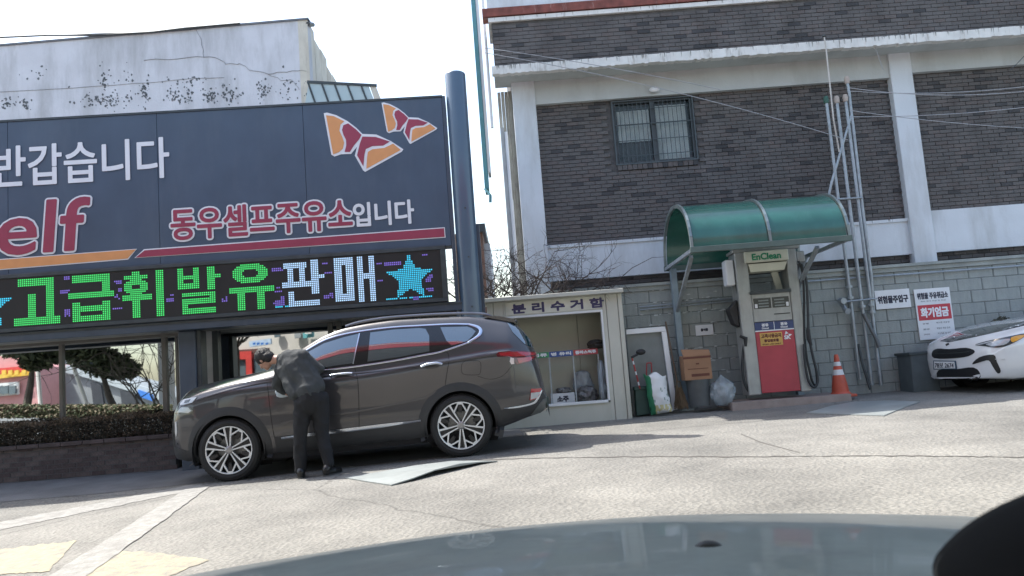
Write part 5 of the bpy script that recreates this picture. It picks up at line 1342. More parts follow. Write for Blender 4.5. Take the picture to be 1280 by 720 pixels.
# lamps
lensr = M('tail_lamp_red', (.36, .012, .02), .08, var=.1, coat=1, spec=.8); lensd = M('tail_lamp_dark', (.10, .008, .012), .1, coat=1); lensw = M('lamp_clear', (.36, .39, .42), .08, var=.1, scale=30, coat=1, spec=.8)
tl_ = dp_('tail_lamp', [(620, 443), (623, 440.5), (640, 439), (655, 438.8), (668, 440), (671.5, 446), (664, 451.5), (652, 455), (645, 456), (642, 450), (636, 446.5), (622, 446)], lensd, .012)
def sub_drape(par, name, pts, mat, off): return obj(name, DR.poly(pts, off), mat, par, smooth=True)
sub_drape(tl_, 'lamp_band', [(624, 441.5), (640, 440.5), (668, 441), (669, 444), (645, 446), (625, 444.5)], lensr, .016)
sub_drape(tl_, 'lamp_band', [(646, 448), (667, 446), (662, 451), (648, 454)], lensr, .016)
sub_drape(tl_, 'highlight_lens', [(638, 447), (642, 448), (642.5, 455), (639, 455.5), (637, 452)], M('lamp_pale', (.6, .5, .48), .2, coat=1), .018)
rl_ = dp_('rear_reflector', [(663.5, 486), (676.5, 485.5), (672, 497.5), (662, 500.5)], lensr, .012)
sub_drape(rl_, 'reflector_clear', [(663, 491), (674.5, 490), (671, 497), (662.5, 499.5)], lensw, .015)
hl = dp_('headlight', [(219.5, 517.5), (226.5, 508), (237, 508), (242.5, 513.5), (237.5, 518), (228, 517)], M('lamp_dark', (.04, .045, .05), .1, coat=1), .008)
sub_drape(hl, 'lens', [(221.5, 516), (227.5, 509.2), (236, 509.4), (240, 513.5), (236, 516.4), (228, 515.5)], lensw, .013)
dr_ = dp_('daytime_lamp', [(222.5, 505.5), (229, 500), (240, 497.5), (246.5, 496.6), (240.5, 503.5), (229, 506.5)], lensw, .010)
sub_drape(dr_, 'lamp_bezel', [(232, 501), (239, 499.5), (236, 503), (231, 504)], M('lamp_dark', (.04, .045, .05), .1), .014)
dp_('fog_lamp', [(219.3, 527), (221, 527), (222, 540), (220.8, 546), (219.3, 540)], lensw, .008)
# rear window, spoiler, wiper edge
dp_('rear_window', [(634, 404), (641, 404), (668, 430), (667, 436), (655, 430), (641, 416)], glass_tint, .006)
sp_ = MB(); 
for a, b_ in zip(range(0, 12), range(1, 13)):
    pass
xs0 = loc(610, 397, .66)[0]; xs1 = loc(649, 400, .62)[0]; zs0 = loc(612, 395.5, .66)[1]; zs1 = loc(646, 400.5, .62)[1]
sp_.grid(lambda a, b_: SM @ Vector((xs0 + (xs1 - xs0) * a - .05 * abs(b_ * 2 - 1) ** 3, -.66 + 1.32 * b_, zs0 + (zs1 - zs0) * a + .03 * math.sin(math.pi * a) * .6 + .012)), 8, 20)
sp_.grid(lambda a, b_: SM @ Vector((xs0 + (xs1 - xs0) * a - .05 * abs(b_ * 2 - 1) ** 3, -.66 + 1.32 * b_, zs0 + (zs1 - zs0) * a - .03 * a)), 8, 20)
sp_.grid(lambda a, b_: SM @ Vector((xs0 + (xs1 - xs0) * a - .05, -.66, zs0 + (zs1 - zs0) * a - .03 * a + b_ * (.012 + .03 * a + .018 * math.sin(math.pi * a)))), 8, 1)
sp_.grid(lambda a, b_: SM @ Vector((xs1 - .05 * abs(b_ * 2 - 1) ** 3, -.66 + 1.32 * b_, zs1 - .03 + a * .042)), 1, 20)
obj('rear_spoiler', sp_, paint, suv, smooth=True)
# door handles
def handle(pts, y_off=.035):
    h_ = [DR.hit(x, y, y_off)[0] for x, y in pts]; h_ = [DR.hit(pts[0][0], pts[0][1], .0)[0]] + h_ + [DR.hit(pts[-1][0], pts[-1][1], .0)[0]]
    o_ = obj('door_handle', MB().tube(h_, [.010, .013, .017, .017, .013, .010][:len(h_)], 10), chr2, suv, smooth=True)
    m_ = sum((Vector(p) for p in pts), Vector((0, 0))) / len(pts)
    obj('handle_cup', DR.poly([(m_.x + 11 * math.cos(t) * .9, m_.y + .8 + 4.2 * math.sin(t) - 1.2 * math.cos(t)) for t in [k * math.pi / 8 for k in range(16)]], .002), M('handle_shadow_recess', (.03, .027, .027), .4, coat=.5), o_, smooth=True)
DR.last = 9.5
handle([(414, 471.3), (421, 469.6), (434, 468), (441, 468.4)])
handle([(527, 459), (534, 456.5), (546, 454.8), (553, 455.6)])
# mirror on the far side of the person
mp = SM @ Vector((loc(377, 462, 1.0)[0], -1.0, loc(377, 462, 1.0)[1]))
mm_ = obj('door_mirror', MB().ball(mp, .1, 16, 10, (.9, 1.1, .75)), paint, suv, smooth=True)
obj('mirror_arm', MB().tube([mp, mp + Vector((.05, .2, -.05))], .03, 8), black, mm_)
for (ax, ph) in ((CX, R(90)), (WB, R(52))):
    wheel(suv, SM, ax, .362, -.925, .365, .272, -1, ph)
    wheel(suv, SM, ax, .362, .925, .365, .272, 1, ph)

# --- white saloon at the right edge
fdir = Vector((.985, .17, 0)).normalized()
f0 = P(1193, 462, 11.75); f0.z = gz(f0.x, f0.y)
WMx = car_matrix(f0, f0 + fdir, Vector((0, 0, 0)))
wl_ = 4.64
wz_r = [(0, .62), (.05, .73), (.15, .81), (.5, .91), (.9, .99), (1.75, 1.07), (2.35, 1.34), (2.5, 1.42), (3.2, 1.40), (4.0, 1.13), (4.5, 1.04), (4.64, .85)]
wz_s = [(0, .52), (.06, .62), (.2, .72), (.6, .83), (1.0, .89), (2, .92), (3, .94), (4, .94), (4.55, .85), (4.64, .7)]
w_w = [(0, .42), (.03, .56), (.08, .68), (.18, .79), (.35, .86), (.7, .905), (1.2, .92), (3.8, .92), (4.3, .88), (4.5, .8), (4.64, .6)]
w_r = [(0, .75), (.8, .80), (1.3, .82), (1.9, .72), (2.6, .66), (3.4, .68), (4.2, .78), (4.64, .8)]
white_car = thing('white_saloon', 'white saloon car nosing in at the right edge, dark reflection painted on its bonnet', 'car', WMx @ Vector((2, 0, 0)), WMx.to_3x3())
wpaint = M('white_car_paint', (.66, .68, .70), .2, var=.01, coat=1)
zb_w = lambda x: .17 + .04 * max(0, 1 - x / .3)
AW = [(.88, .33), (3.72, .33)]
obj('body', car_loft(WMx, wl_, w_w, wz_s, wz_r, w_r, zb_w, AW, arch_r=.37, hipz=.6), wpaint, white_car, smooth=True)
DW = Drape(car_loft(WMx, wl_, w_w, wz_s, wz_r, w_r, zb_w, [], arch_r=.1, hipz=.6))
def dw(name, pts, mat, off=.004, par=None, sm=True, **k): return obj(name, DW.poly(smoothpoly(pts, 3) if sm else pts, off, **k), mat, par or white_car, smooth=True)
dw('bonnet_reflection', [(1175, 426.5), (1190, 420), (1208, 413), (1243, 406.5), (1280, 402), (1330, 396), (1330, 401), (1280, 407), (1262, 411.5), (1220, 421), (1187, 428)], M('bonnet_reflection_dark', (.03, .033, .036), .12, coat=1), .004, sm=False)  # dark glossy patch paints a reflection onto the white bonnet
g_ = dw('grille', [(1165.5, 440), (1172.5, 435.9), (1186.7, 436.6), (1208, 434.8), (1218.6, 439), (1211, 445), (1191.4, 448), (1168, 447.6)], M('grille_black', (.012, .013, .015), .35), .006)
dl2 = lambda name, pts, w_, mat, off=.01, par=None: obj(name, DW.line(pts, w_, off), mat, par or white_car, smooth=True)
dl2('grille_bar', [(1169, 442), (1190, 441.5), (1212, 439.5)], .8, darksteel, .008, g_)
dl2('badge', [(1182.5, 431.5), (1186.5, 429.5)], 2.0, black, .006)
dw('lower_intake', [(1173.7, 462.6), (1195, 461.5), (1217.4, 459.3), (1225.7, 468.5), (1218.6, 474.6), (1176, 475)], MATS['grille_black'], .006)
dw('intake_blade', [(1213, 472), (1219, 469), (1226, 468), (1222, 474), (1215, 475)], wpaint, .012)
dw('corner_trim', [(1164, 474), (1168, 463), (1171, 462), (1171, 466), (1167, 475)], wpaint, .012)
hw = dw('headlight', [(1219, 431.3), (1230, 427.5), (1241, 425), (1262, 420.5), (1280, 417), (1281, 421), (1262, 431), (1252, 434), (1243, 434.8), (1232, 433)], M('lamp_dark', (.04, .045, .05), .1), .006)
dw('lens', [(1233, 430.5), (1243, 427), (1262, 423.5), (1258, 430), (1246, 432.5), (1236, 432)], lensw, .011, hw)
dw('indicator', [(1264, 422), (1280, 418.5), (1280, 421), (1266, 428)], M('amber_lens', (.6, .3, .04), .12, coat=1), .011, hw)
dw('daytime_strip', [(1221, 431), (1240, 426.4), (1240, 427.6), (1224, 431.8)], lensw, .012, hw)
dw('side_vent', [(1215.5, 455.3), (1224.5, 446.5), (1242, 443.3), (1246, 452), (1251, 463.5), (1247, 466.5), (1241, 458), (1236, 450.5), (1226, 452.5)], MATS['grille_black'], .006)
dl2('chin_lip', [(1165, 476.8), (1190, 478.5), (1215, 479.3), (1243, 478.5), (1290, 475)], 1.5, M('lip_silver', (.45, .47, .48), .35, metal=.5), .012)
# plate
npl = dw('number_plate', [(1168, 450.4), (1195.6, 450.8), (1197, 461.4), (1168.6, 461.8)], M('plate_frame_blue', (.04, .08, .13), .4), .022, sm=False)
dw('plate_face', [(1169.4, 451.6), (1194.6, 452), (1195.8, 460.3), (1169.8, 460.7)], white, .026, npl, sm=False)
vs_, fs_ = text_mesh('78보 2674'); m_ = MB(); DW.seed(1182, 456)
for du_, dv_ in ((0, 0), (.25, 0), (0, .25), (.25, .25)):
    m_.add([DW.hit(1170.6 + 23.4 * a_ + du_, 459.2 - 6 * b_ + .1 * a_ + dv_, .029)[0] for a_, b_ in vs_], fs_)
obj('plate_lettering', m_, ink, npl)
for ax in (.88, 3.72):
    wheel(white_car, WMx, ax, .325, -.90, .325, .235, -1, R(40)); wheel(white_car, WMx, ax, .325, .90, .325, .235, 1, R(40))
    for s_ in (-1, 1):
        wl = MB(); wl.grid(lambda a, b_: WMx @ Vector((ax + .37 * math.cos(R(-20 + 220 * a)), s_ * (.6 + .3 * b_), .33 + .37 * math.sin(R(-20 + 220 * a)))), 24, 1)
        obj('wheel_well', wl, well_m, white_car)
dw('windscreen', [(1318, 396), (1330, 392), (1380, 370), (1400, 370), (1400, 395), (1330, 400)], glass_tint, .006, sm=False)

# ------------------------------------------------------------------ person
def capsule(mb, a, b_, ra, rb, n=14):
    a = Vector(a); b_ = Vector(b_); d = (b_ - a); l = d.length; d.normalize(); k = 4; pts = []; rs = []
    for i in range(k): t = math.pi / 2 * (1 - i / k); pts.append(a - d * ra * math.sin(t)); rs.append(max(.0015, ra * math.cos(t)))
    for i in range(5): pts.append(a + d * l * i / 4); rs.append(ra + (rb - ra) * i / 4)
    for i in range(1, k + 1): t = math.pi / 2 * i / k; pts.append(b_ + d * rb * math.sin(t)); rs.append(max(.0015, rb * math.cos(t)))
    mb.tube(pts, rs, n)
def ellipsoid(mb, c, rx, ry, rz, rot=None):
    k = MB().ball((0, 0, 0), 1, 18, 12); m = rot or Matrix.Identity(3)
    mb.add([Vector(c) + m @ Vector((v.x * rx, v.y * ry, v.z * rz)) for v in k.v], k.f)
def fuse(name, mb, mat, parent, vox, sm=4, wrinkle=0, wscale=9, label=None, seedv=0):
    Mi = WM[rootof(parent).name].inverted(); me = mesh_of(name, mb, mat, Mi); o_ = bpy.data.objects.new(name, me); COL.objects.link(o_)
    r_ = o_.modifiers.new('r', 'REMESH'); r_.mode = 'VOXEL'; r_.voxel_size = vox; s_ = o_.modifiers.new('s', 'SMOOTH'); s_.iterations = sm; s_.factor = .6
    bpy.context.view_layer.update(); m2 = bpy.data.meshes.new_from_object(o_.evaluated_get(bpy.context.evaluated_depsgraph_get()))
    bpy.data.objects.remove(o_); bpy.data.meshes.remove(me); m2.name = name
    if wrinkle:
        for v in m2.vertices:
            q_ = v.co * wscale + Vector((seedv, 0, 0)); d_ = (1 - abs(noise.noise(q_ + Vector((0, 0, q_.x * .8))))) ** 3 * 1.0 + .4 * noise.noise(q_ * 2.3)
            v.co += v.normal * wrinkle * (d_ - .5)
    m2.polygons.foreach_set('use_smooth', [True] * len(m2.polygons)); m2.materials.clear(); m2.materials.append(mat)
    o2 = bpy.data.objects.new(name, m2); COL.objects.link(o2); o2.parent = parent
    if label: o2['label'] = label
    return o2
Y0 = 9.12
H = lambda x, y, d=0: P(x, y, Y0 + d)
pc_ = H(392, 592, 0); pc_.z = gz(pc_.x, pc_.y)
per = thing('person', 'person in dark grey jacket and black trousers bending to wipe the SUV door', 'person', pc_)
skin = M('skin', (.42, .24, .18), .5, var=.06); jacketm = M('jacket_grey', (.04, .046, .05), .85, var=.12, scale=14, bump=.25, bscale=160); trous = M('trousers_black', (.010, .011, .014), .85, var=.1); hairm = M('hair_black', (.008, .008, .009), .55, var=.2, bump=.8, bscale=90)
hip = H(389, 496, .02); waist = H(384, 478, .06); chest = H(368, 459, .14); upper = H(361, 450, .18); neck0 = H(353, 449, .2); neck1 = H(345, 449.5, .22); headc = H(331, 449.5, .24)
shL = H(352, 462, .22); shR = H(379, 446, .10)
elL = H(345, 481, .26); wrL = H(356, 491, .30); elR = H(399, 461, .12); wrR = H(389, 454, .30)
kL = H(375, 545, .0); kR = H(402, 541, .05); anL = H(376, 586, .03); anR = H(411, 579, -.0)
hL = H(379, 505, .02); hR = H(399, 500, .04)
b = MB()
capsule(b, hip, waist, .14, .125); capsule(b, waist, chest, .125, .14); capsule(b, chest, upper, .14, .11); capsule(b, upper, neck0, .09, .06); capsule(b, neck0, neck1, .056, .052); capsule(b, neck1, headc, .052, .06)
capsule(b, upper, shL, .08, .055); capsule(b, upper, shR, .08, .055); capsule(b, shL, elL, .047, .038); capsule(b, elL, wrL, .037, .026); capsule(b, shR, elR, .047, .038); capsule(b, elR, wrR, .037, .026)
capsule(b, hip, hL, .11, .09); capsule(b, hip, hR, .11, .09); capsule(b, hL, kL, .085, .055); capsule(b, hR, kR, .085, .055); capsule(b, kL, anL, .052, .035); capsule(b, kR, anR, .052, .035)
# head: faces down and to the left, towards the car
fw = Vector((-.60, .42, -.68)).normalized(); upv = (Vector((-.55, .05, .83)) - fw * Vector((-.55, .05, .83)).dot(fw)).normalized(); rt = fw.cross(upv)
HR = Matrix((rt, fw, upv)).transposed()
hp3 = lambda x, y, z_: headc + HR @ Vector((x, y, z_))
ellipsoid(b, hp3(0, -.005, .02), .074, .092, .098, HR); ellipsoid(b, hp3(0, .028, -.045), .056, .062, .065, HR)
ellipsoid(b, hp3(0, .065, -.088), .028, .022, .018, HR); capsule(b, hp3(0, .088, .02), hp3(0, .112, -.018), .010, .014); ellipsoid(b, hp3(0, .088, -.055), .024, .012, .009, HR)
for e in (-1, 1):
    ellipsoid(b, hp3(e * .031, .078, .022), .015, .012, .011, HR); ellipsoid(b, hp3(e * .078, -.008, -.004), .010, .018, .032, HR); ellipsoid(b, hp3(e * .045, .055, -.02), .022, .02, .02, HR)
# hands
def hand(mb, wr, d, side, nrm, curl=.5, sc=1.0):
    d = Vector(d).normalized(); nrm = Vector(nrm); nrm = (nrm - d * nrm.dot(d)).normalized(); s_ = d.cross(nrm) * side
    pk = wr + d * .05
    for k in (-1.5, -.5, .5, 1.5): capsule(mb, wr + s_ * k * .010, wr + d * .088 + s_ * k * .020, .015, .0125, 8)
    for k, ln_ in zip((-1.5, -.5, .5, 1.5), (.066, .076, .082, .074)):
        a_ = wr + d * .09 + s_ * k * .021; d1 = (d + nrm * curl * .5).normalized(); d2 = (d + nrm * curl * 1.3).normalized(); d3 = (d * .6 + nrm * curl * 2).normalized()
        p_1 = a_ + d1 * ln_ * .45; p_2 = p_1 + d2 * ln_ * .32; p_3 = p_2 + d3 * ln_ * .23
        capsule(mb, a_, p_1, .0092, .0086, 8); capsule(mb, p_1, p_2, .0086, .008, 8); capsule(mb, p_2, p_3, .008, .007, 8)
    t0 = wr + d * .025 + s_ * .03; t1 = t0 + (d * .6 + s_ * .8 + nrm * .2).normalized() * .04; t2 = t1 + (d * .95 + s_ * .15 + nrm * .3).normalized() * .032
    capsule(mb, t0 - s_ * .015, t1, .0125, .0105, 8); capsule(mb, t1, t2, .0105, .008, 8)
hand(b, wrL, (.35, .55, -.35), 1, (.1, .5, -.6), .5)
hand(b, wrR, (-.5, .75, .15), 1, (-.2, .3, -.9), .6)
fuse('body', b, skin, per, .0065, 3)
# eyes
for e in (-1, 1): obj('eye', MB().ball(hp3(e * .031, .086, .022), .0085, 10, 8), M('eye_dark', (.02, .015, .012), .2), per, smooth=True)
# hair: shell on the skull
hb = MB(); ellipsoid(hb, hp3(0, -.018, .040), .094, .108, .102, HR); ellipsoid(hb, hp3(0, -.062, -.01), .084, .064, .084, HR); ellipsoid(hb, hp3(0, .045, .085), .062, .045, .03, HR)
rn = random.Random(4)
for _ in range(60):
    v = Vector((rn.gauss(0, 1), rn.gauss(-.2, 1), rn.gauss(.5, .8))).normalized(); c1 = hp3(v.x * .078, -.018 + v.y * .09, .036 + v.z * .088); capsule(hb, c1, c1 + HR @ (v * .022 + Vector((rn.uniform(-.012, .012), rn.uniform(-.012, .02), rn.uniform(-.012, .006)))), .008, .003, 6)
fuse('hair', hb, hairm, per, .005, 1)
# jacket
j = MB()
capsule(j, H(387, 489, .02), waist, .15, .135); capsule(j, waist, chest, .135, .15); capsule(j, H(396, 483, .03), H(377, 455, .11), .10, .12); capsule(j, H(370, 491, .03), H(358, 463, .17), .10, .11)
capsule(j, chest, upper, .15, .115); capsule(j, upper, shL, .12, .085); capsule(j, upper, shR, .12, .088); capsule(j, upper, neck0, .10, .068)
capsule(j, shL, elL, .075, .058); capsule(j, elL, wrL - (wrL - elL) * .1, .056, .043); capsule(j, shR, elR, .078, .060); capsule(j, elR, wrR - (wrR - elR) * .12, .058, .044)
jk = fuse('jacket', j, jacketm, per, .012, 5, .012, 7)
c = MB(); ax_ = (neck1 - neck0).normalized(); u1 = ax_.cross(Vector((0, 1, 0))).normalized(); u2 = ax_.cross(u1)
c.grid(lambda a, b_: neck0 + ax_ * (.005 + .035 * b_) + (u1 * math.cos(2 * math.pi * a) + u2 * math.sin(2 * math.pi * a)) * (.070 - .006 * b_), 24, 3)
obj('collar', c, jacketm, jk, smooth=True)
hem = MB(); hc0 = H(386, 493.5, .02); hx = (H(404, 484, .03) - H(368, 502, .02)).normalized(); hy = Vector((0, 1, 0)); hz = hx.cross(hy) 
hem.tube([H(386, 492.5, .02) + hx * .172 * math.cos(2 * math.pi * i / 30) + hy * .165 * math.sin(2 * math.pi * i / 30) for i in range(31)], .010, 6)
t = MB(); capsule(t, hip, H(388, 503, .03), .148, .15); capsule(t, hip, hL, .14, .115); capsule(t, hip, hR, .14, .115); capsule(t, hL, kL, .112, .080); capsule(t, hR, kR, .112, .080); capsule(t, kL, anL, .078, .068); capsule(t, kR, anR, .078, .066)
fuse('trousers', t, trous, per, .011, 4, .012, 7, seedv=5)
# shoes
shoe = M('shoe_black', (.01, .01, .011), .35, var=.1); sole = M('shoe_sole', (.07, .07, .07), .7)
def shoe_at(a, d, lift=0):
    z0_ = gz(a.x, a.y); d = Vector(d).normalized(); base = Vector((a.x, a.y, z0_ + .035 + lift)); heel = base - d * .05; toe = base + d * .17
    if lift: toe.z = z0_ + .04; heel.z = z0_ + .035 + lift
    mb_ = MB(); capsule(mb_, heel, base + d * .08, .042, .046); capsule(mb_, base + d * .06, toe, .048, .036); capsule(mb_, heel + Vector((0, 0, .03)), Vector((a.x, a.y, z0_ + .12 + lift)), .045, .048)
    s_ = fuse('shoe', mb_, shoe, per, .007, 3)
    o2 = MB(); k = 20; sd = d.cross(Vector((0, 0, 1))).normalized(); 
    ring = [heel + d * (.11 + .155 * math.cos(2 * math.pi * i / k)) + sd * (.045 * math.sin(2 * math.pi * i / k)) + Vector((0, 0, -.038 + (toe.z - heel.z) * ((.11 + .155 * math.cos(2 * math.pi * i / k)) / .22))) for i in range(k)]
    o2.prism(ring, (0, 0, .018)); obj('sole', o2, sole, s_)
shoe_at(anL, (-.25, .95, 0)); shoe_at(anR + Vector((0, 0, 0)), (.45, .85, 0))
cl = bag('wiping_cloth', 'pale blue cloth pressed on the SUV door under the person\'s hand', 'cloth', H(353.5, 497, .325), (.075, .03, .12), M('pale_cloth', (.45, .52, .58), .8, var=.2), 6)

# ------------------------------------------------------------------ own car in the foreground
own = thing('foreground_bonnet', 'dull grey blue car bonnet curving across the bottom of the view', 'car bonnet', (0, .9, .6))
edge = [(200, 728), (260, 712), (400, 688), (560, 664), (700, 650), (820, 642), (940, 639.5), (1060, 640), (1180, 643), (1300, 650), (1420, 662)]
ed = smoothpoly(edge, 6, False)
far = [P(x, y, 1.55) for x, y in ed]
hm2 = MB(); vs = []; k = len(far)
for jj in range(13):
    t_ = jj / 12
    for i, p in enumerate(far):
        q_ = p.copy(); q_.y = 1.55 - 1.05 * t_; q_.z = p.z + .085 * math.sin(t_ * math.pi / 2)
        if jj == 0: q_.z -= .03; q_.y += .01
        vs.append(q_)
hm2.add(vs, [(jj * k + i, jj * k + i + 1, (jj + 1) * k + i + 1, (jj + 1) * k + i) for jj in range(12) for i in range(k - 1)])
obj('bonnet_panel', hm2, M('own_paint', (.36, .43, .43), .72, metal=.0, var=.1, scale=3, coat=.4, dirt=(.2, .23, .24), damt=.4, dscale=3), own, smooth=True)
nz_ = P(886, 688, .95)
obj('washer_nozzle', MB().ball(nz_, .018, 14, 10, (1.0, .9, .6)), M('nozzle_grey', (.03, .032, .034), .5), own, smooth=True)
obj('front_body', MB().bx(-.5, 1.4, .5, 1.4, .0, .5), M('own_paint', (.1, .1, .1)), own)
dash = thing('dashboard_hood', 'black rounded dashboard cowl filling the bottom right corner', 'car interior', P(1250, 690, .5))
ce = [(1290, 604), (1262, 616), (1232, 630), (1200, 650), (1175, 672), (1160, 692), (1158, 712), (1170, 740), (1200, 790)]
ce = [(x + 8, y + 6) for x, y in ce]; ce = smoothpoly(ce, 5, False); dm = MB(); vs = []
rows_ = [(0, .50, 0, 0), (.004, .485, 2, 2), (.01, .47, 6, 5), (.012, .45, 11, 10), (.02, .40, 60, 60), (.02, .34, 200, 190)]
for off, yy, ix, iy in rows_:
    for i, (x, y) in enumerate(ce): 
        cx_, cy_ = 1400, 850; l_ = math.hypot(cx_ - x, cy_ - y); vs.append(P(x + (cx_ - x) * ix / l_, y + (cy_ - y) * iy / l_, yy))
k = len(ce); dm.add(vs, [(jj * k + i, jj * k + i + 1, (jj + 1) * k + i + 1, (jj + 1) * k + i) for jj in range(len(rows_) - 1) for i in range(k - 1)])
obj('cowl', dm, M('cowl_black', (.004, .004, .0045), .85, spec=.2, var=.2), dash, smooth=True)
rim_ = MB().tube([P(x + 9, y + 9, .47) for x, y in ce], .003, 8); obj('rim_bead', rim_, M('cowl_bead', (.02, .02, .022), .4), dash, smooth=True)

# ------------------------------------------------------------------ the street behind the camera (seen mirrored in the windows)
nG = L.n; oG = L.o + L.n * NG
def mir(q_): return q_ - nG * (2 * (q_ - oG).dot(nG))
def mirror_mb(mb): mb.v = [mir(v) for v in mb.v]; return mb
def V(name, lab, cat, px, py, D): return thing(name, lab, cat, mir(P(px, py, D)))
def vb(par, name, D, poly, mat, depth=.4):
    fr_ = Frame(0, D, 0); return obj(name, mirror_mb(MB().prism(polypx(fr_, poly, 0), (0, depth, 0))), mat, par)
pink = M('pink_render', (.6, .3, .29), .8, var=.06); shop_red = M('shop_red', (.6, .06, .05), .5); shop_yel = M('shop_yellow', (.75, .5, .08), .5); gr_b = M('street_grey', (.3, .32, .33), .8, var=.15, scale=1); gr_d = M('street_dark', (.05, .055, .065), .5)
gl2 = M('street_window', (.12, .16, .18), .1); wh2 = M('street_white', (.75, .74, .7), .8, var=.05)
s_ = V('pink_shop', 'pink shop building with red and yellow band reflected in the left window', 'building', 20, 500, 34)
vb(s_, 'wall', 34, [(-60, 452), (14, 444), (48, 458), (50, 520), (-60, 520)], pink, 5)
vb(s_, 'sign_band', 33.8, [(-60, 466), (36, 457), (37, 464), (-60, 474)], shop_red, .15); vb(s_, 'sign_band', 33.8, [(-60, 474.4), (37, 464.4), (37, 469), (-60, 480)], shop_yel, .15)
for x in (2, 10, 18, 27): vb(s_, 'sign_letter', 33.6, [(x, 463), (x + 5, 462.4), (x + 5, 468), (x, 468.6)], shop_yel, .1)
w2 = vb(s_, 'window', 33.8, [(-20, 481), (23, 477), (23, 493), (-20, 497)], wh2, .1)
for x in (-18, -6, 2, 11): vb(w2, 'glass', 33.65, [(x, 483), (x + 8, 482), (x + 8, 492), (x, 493)], gl2, .1)
s_ = V('grey_shop', 'grey shop row reflected in the right-hand window pane', 'building', 120, 505, 36)
vb(s_, 'wall', 36, [(50, 455), (70, 450), (75, 462), (210, 497), (210, 540), (50, 530)], gr_b, 5)
vb(s_, 'fascia', 35.8, [(82, 456), (100, 460), (208, 492), (208, 503), (100, 470), (82, 466)], M('fascia_pale', (.45, .5, .52), .6), .15)
vb(s_, 'red_post', 35.8, [(55, 470), (66, 468), (66, 500), (55, 502)], M('shop_maroon', (.2, .03, .07), .5), .1)
for x0, x1, y in ((113, 126, 484), (150, 168, 494)): vb(s_, 'doorway', 35.8, [(x0, y - 6), (x1, y - 3), (x1 + 4, y + 25), (x0 + 4, y + 25)], gr_d, .1)
vb(s_, 'blue_sign', 35.7, [(172, 487), (190, 493), (192, 502), (174, 496)], M('blue_sign', (.05, .2, .6), .5), .1)
for x0, lab in ((84, 'leaning white street pole reflected in the right window pane'), (49, 'upright white post reflected beside the pink shop')):
    s_ = V('street_pole', lab, 'pole', x0, 505, 28)
    pp = [(x0 - 4, 425), (x0 + 27, 512)] if x0 == 84 else [(47, 458), (51, 512)]
    obj('shaft', mirror_mb(MB().tube([P(*pp[0], 28), P(*pp[1], 28)], .07, 10)), wh2, s_)
def vtree(lab, px, py, D, trunk, crowns, leaf, seed, n, name='pine_tree'):
    s_ = V(name, lab, 'tree', px, py, D); m_ = MB(); m_.tube([P(x, y, D) for x, y in trunk], [.13, .11, .08, .06][:len(trunk)], 8); obj('trunk', mirror_mb(m_), M('bark', (.1, .085, .07), .9, var=.3), s_)
    r = random.Random(seed); cs = [(P(x, y, D), a, c_) for x, y, a, c_ in crowns]
    def f(r_):
        c0_, a, c_ = r_.choice(cs); v = Vector((r_.gauss(0, 1), r_.gauss(0, 1), r_.gauss(0, 1))).normalized() * r_.random() ** .33; return c0_ + Vector((v.x * a, v.y * a, v.z * c_))
    if n: obj('crown', mirror_mb(leafmass(n, f, .12, r, 2)), leaf, s_)
    return s_
pl_ = [M('pine_leaf', (.10, .12, .06), .7, var=.3), M('pine_leaf_dark', (.05, .065, .035), .7, var=.3)]
vtree('rounded pine with a leaning trunk reflected in the right pane', 145, 512, 26, [(146, 518), (136, 495), (130, 474), (118, 455)], [(100, 437, .7, .4), (118, 448, .8, .4), (136, 456, .8, .45), (152, 462, .6, .35), (110, 432, .6, .4)], pl_, 3, 3500)
vtree('dark spreading tree reflected at top of the left window', 36, 505, 26, [(34, 505), (38, 482), (40, 465), (44, 450)], [(30, 434, .8, .4), (50, 440, .7, .45), (66, 436, .6, .5), (45, 452, .5, .3)], pl_, 5, 3000)
rn = random.Random(31); s_ = V('bare_street_tree', 'bare winter tree reflected near the right mullion', 'tree', 180, 505, 24); m_ = MB()
for k_ in range(7): twig(P(176 + k_ * 5, 510, 24 + k_ * .1), Vector((rn.uniform(-.8, .3), 0, 1)).normalized(), 2.2, .03, 1, m_)
obj('branches', mirror_mb(m_), M('bark', (.1, .085, .07), .9), s_)
s_ = V('street_hedge', 'sunlit clipped hedge reflected along the foot of the windows', 'hedge', 100, 515, 20)
def vh(r_): 
    x = r_.uniform(-40, 215); return mir(P(x, 508 + r_.uniform(-2, 14), 18 + r_.uniform(0, .6)))
obj('foliage', leafmass(9000, vh, .05, random.Random(2), 2), [M('sunlit_hedge', (.22, .18, .12), .8, var=.3), M('pine_leaf', (.10, .12, .06))], s_)
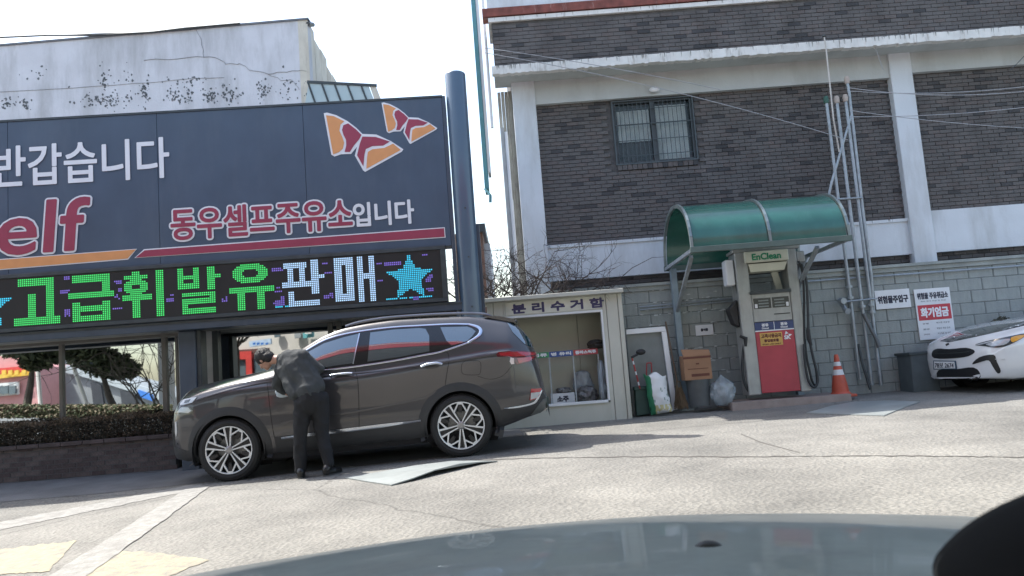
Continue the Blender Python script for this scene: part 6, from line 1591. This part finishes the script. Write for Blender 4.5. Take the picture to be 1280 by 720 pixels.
# bay reflections
s_ = V('red_front_shop', 'white shop block with red door surround reflected in the bay glass', 'building', 320, 490, 32)
vb(s_, 'wall', 32, [(225, 380), (640, 350), (640, 520), (225, 530)], M('shop_beige', (.66, .62, .56), .8, var=.12, scale=.8), 5)
dr = vb(s_, 'red_door_surround', 31.7, [(284, 440), (314, 439), (316, 490), (309, 491), (307, 449), (286, 450)], shop_red, .3)
vb(dr, 'door', 31.8, [(289, 451), (307, 450), (308, 500), (290, 502)], gl2, .1)
vb(s_, 'brick_strip', 31.8, [(268, 439), (336, 435), (337, 441), (268, 443)], M('dark_brick_strip', (.12, .06, .05), .8), .1)
vb(s_, 'shopfront', 31.8, [(317, 446), (338, 445), (340, 470), (318, 472)], gl2, .1); vb(s_, 'shopfront', 31.8, [(270, 470), (283, 469), (283, 500), (270, 500)], gl2, .1)
bs = vb(s_, 'hanging_sign', 31.2, [(311, 427), (338, 423), (339, 430), (312, 434)], M('sign_pale_blue', (.5, .62, .75), .5), .15)
for x in (316, 321, 326, 332): vb(bs, 'sign_mark', 31.1, [(x, 428.5), (x + 3, 428), (x + 3, 430.5), (x, 431)], M('blue_sign', (.05, .2, .6), .5), .05)
vb(s_, 'grey_panel', 31.8, [(368, 409), (376, 408.5), (376, 422), (368, 423)], gr_b, .1)
vb(s_, 'upper_window', 31.8, [(343, 413), (350, 412), (350, 421), (343, 422)], gl2, .1)
pt2 = vb(s_, 'teal_poster', 31.7, [(378, 408), (392, 407), (392, 421), (379, 423)], M('poster_teal', (.15, .45, .48), .5), .1)
for y in (410, 415): vb(pt2, 'poster_mark', 31.6, [(381, y), (389, y - .6), (389, y + 2), (381, y + 2.6)], wh2, .05)
rn = random.Random(12); s_ = V('bare_street_tree', 'bare forked tree reflected above the red door surround', 'tree', 296, 480, 28); m_ = MB()
m_.tube([P(296, 500, 28), P(296, 440, 28), P(294, 428, 28)], [.12, .1, .08], 8)
for a in (-.9, -.4, .1, .6, 1.1): twig(P(295, 436, 28), Vector((a, 0, 1)).normalized(), 1.3, .05, 1, m_)
obj('branches', mirror_mb(m_), M('bark', (.1, .085, .07), .9), s_)
# forecourt canopy over the camera (its red fascia shows in the SUV windows)
fc = thing('forecourt_canopy', 'wide flat station canopy with red fascia standing over the viewpoint', 'canopy', (-3, -1, 0))
zc0 = 4.7
obj('deck', MB().bx(-16, 9, -6, 5.2, zc0 + .05, zc0 + .6), M('canopy_white', (.6, .6, .6), .6), fc)
obj('fascia', MB().bx(-16.05, 9.05, 5.21, 5.3, zc0, zc0 + .8), M('canopy_red', (.5, .03, .04), .4), fc)
obj('fascia_line', MB().bx(-16.05, 9.05, 5.302, 5.31, zc0 + .62, zc0 + .68), white, fc)
for x in (-10, 5.5): obj('column', MB().bx(x - .2, x + .2, -3.2, -2.8, -.4, zc0 + .05), white, fc)
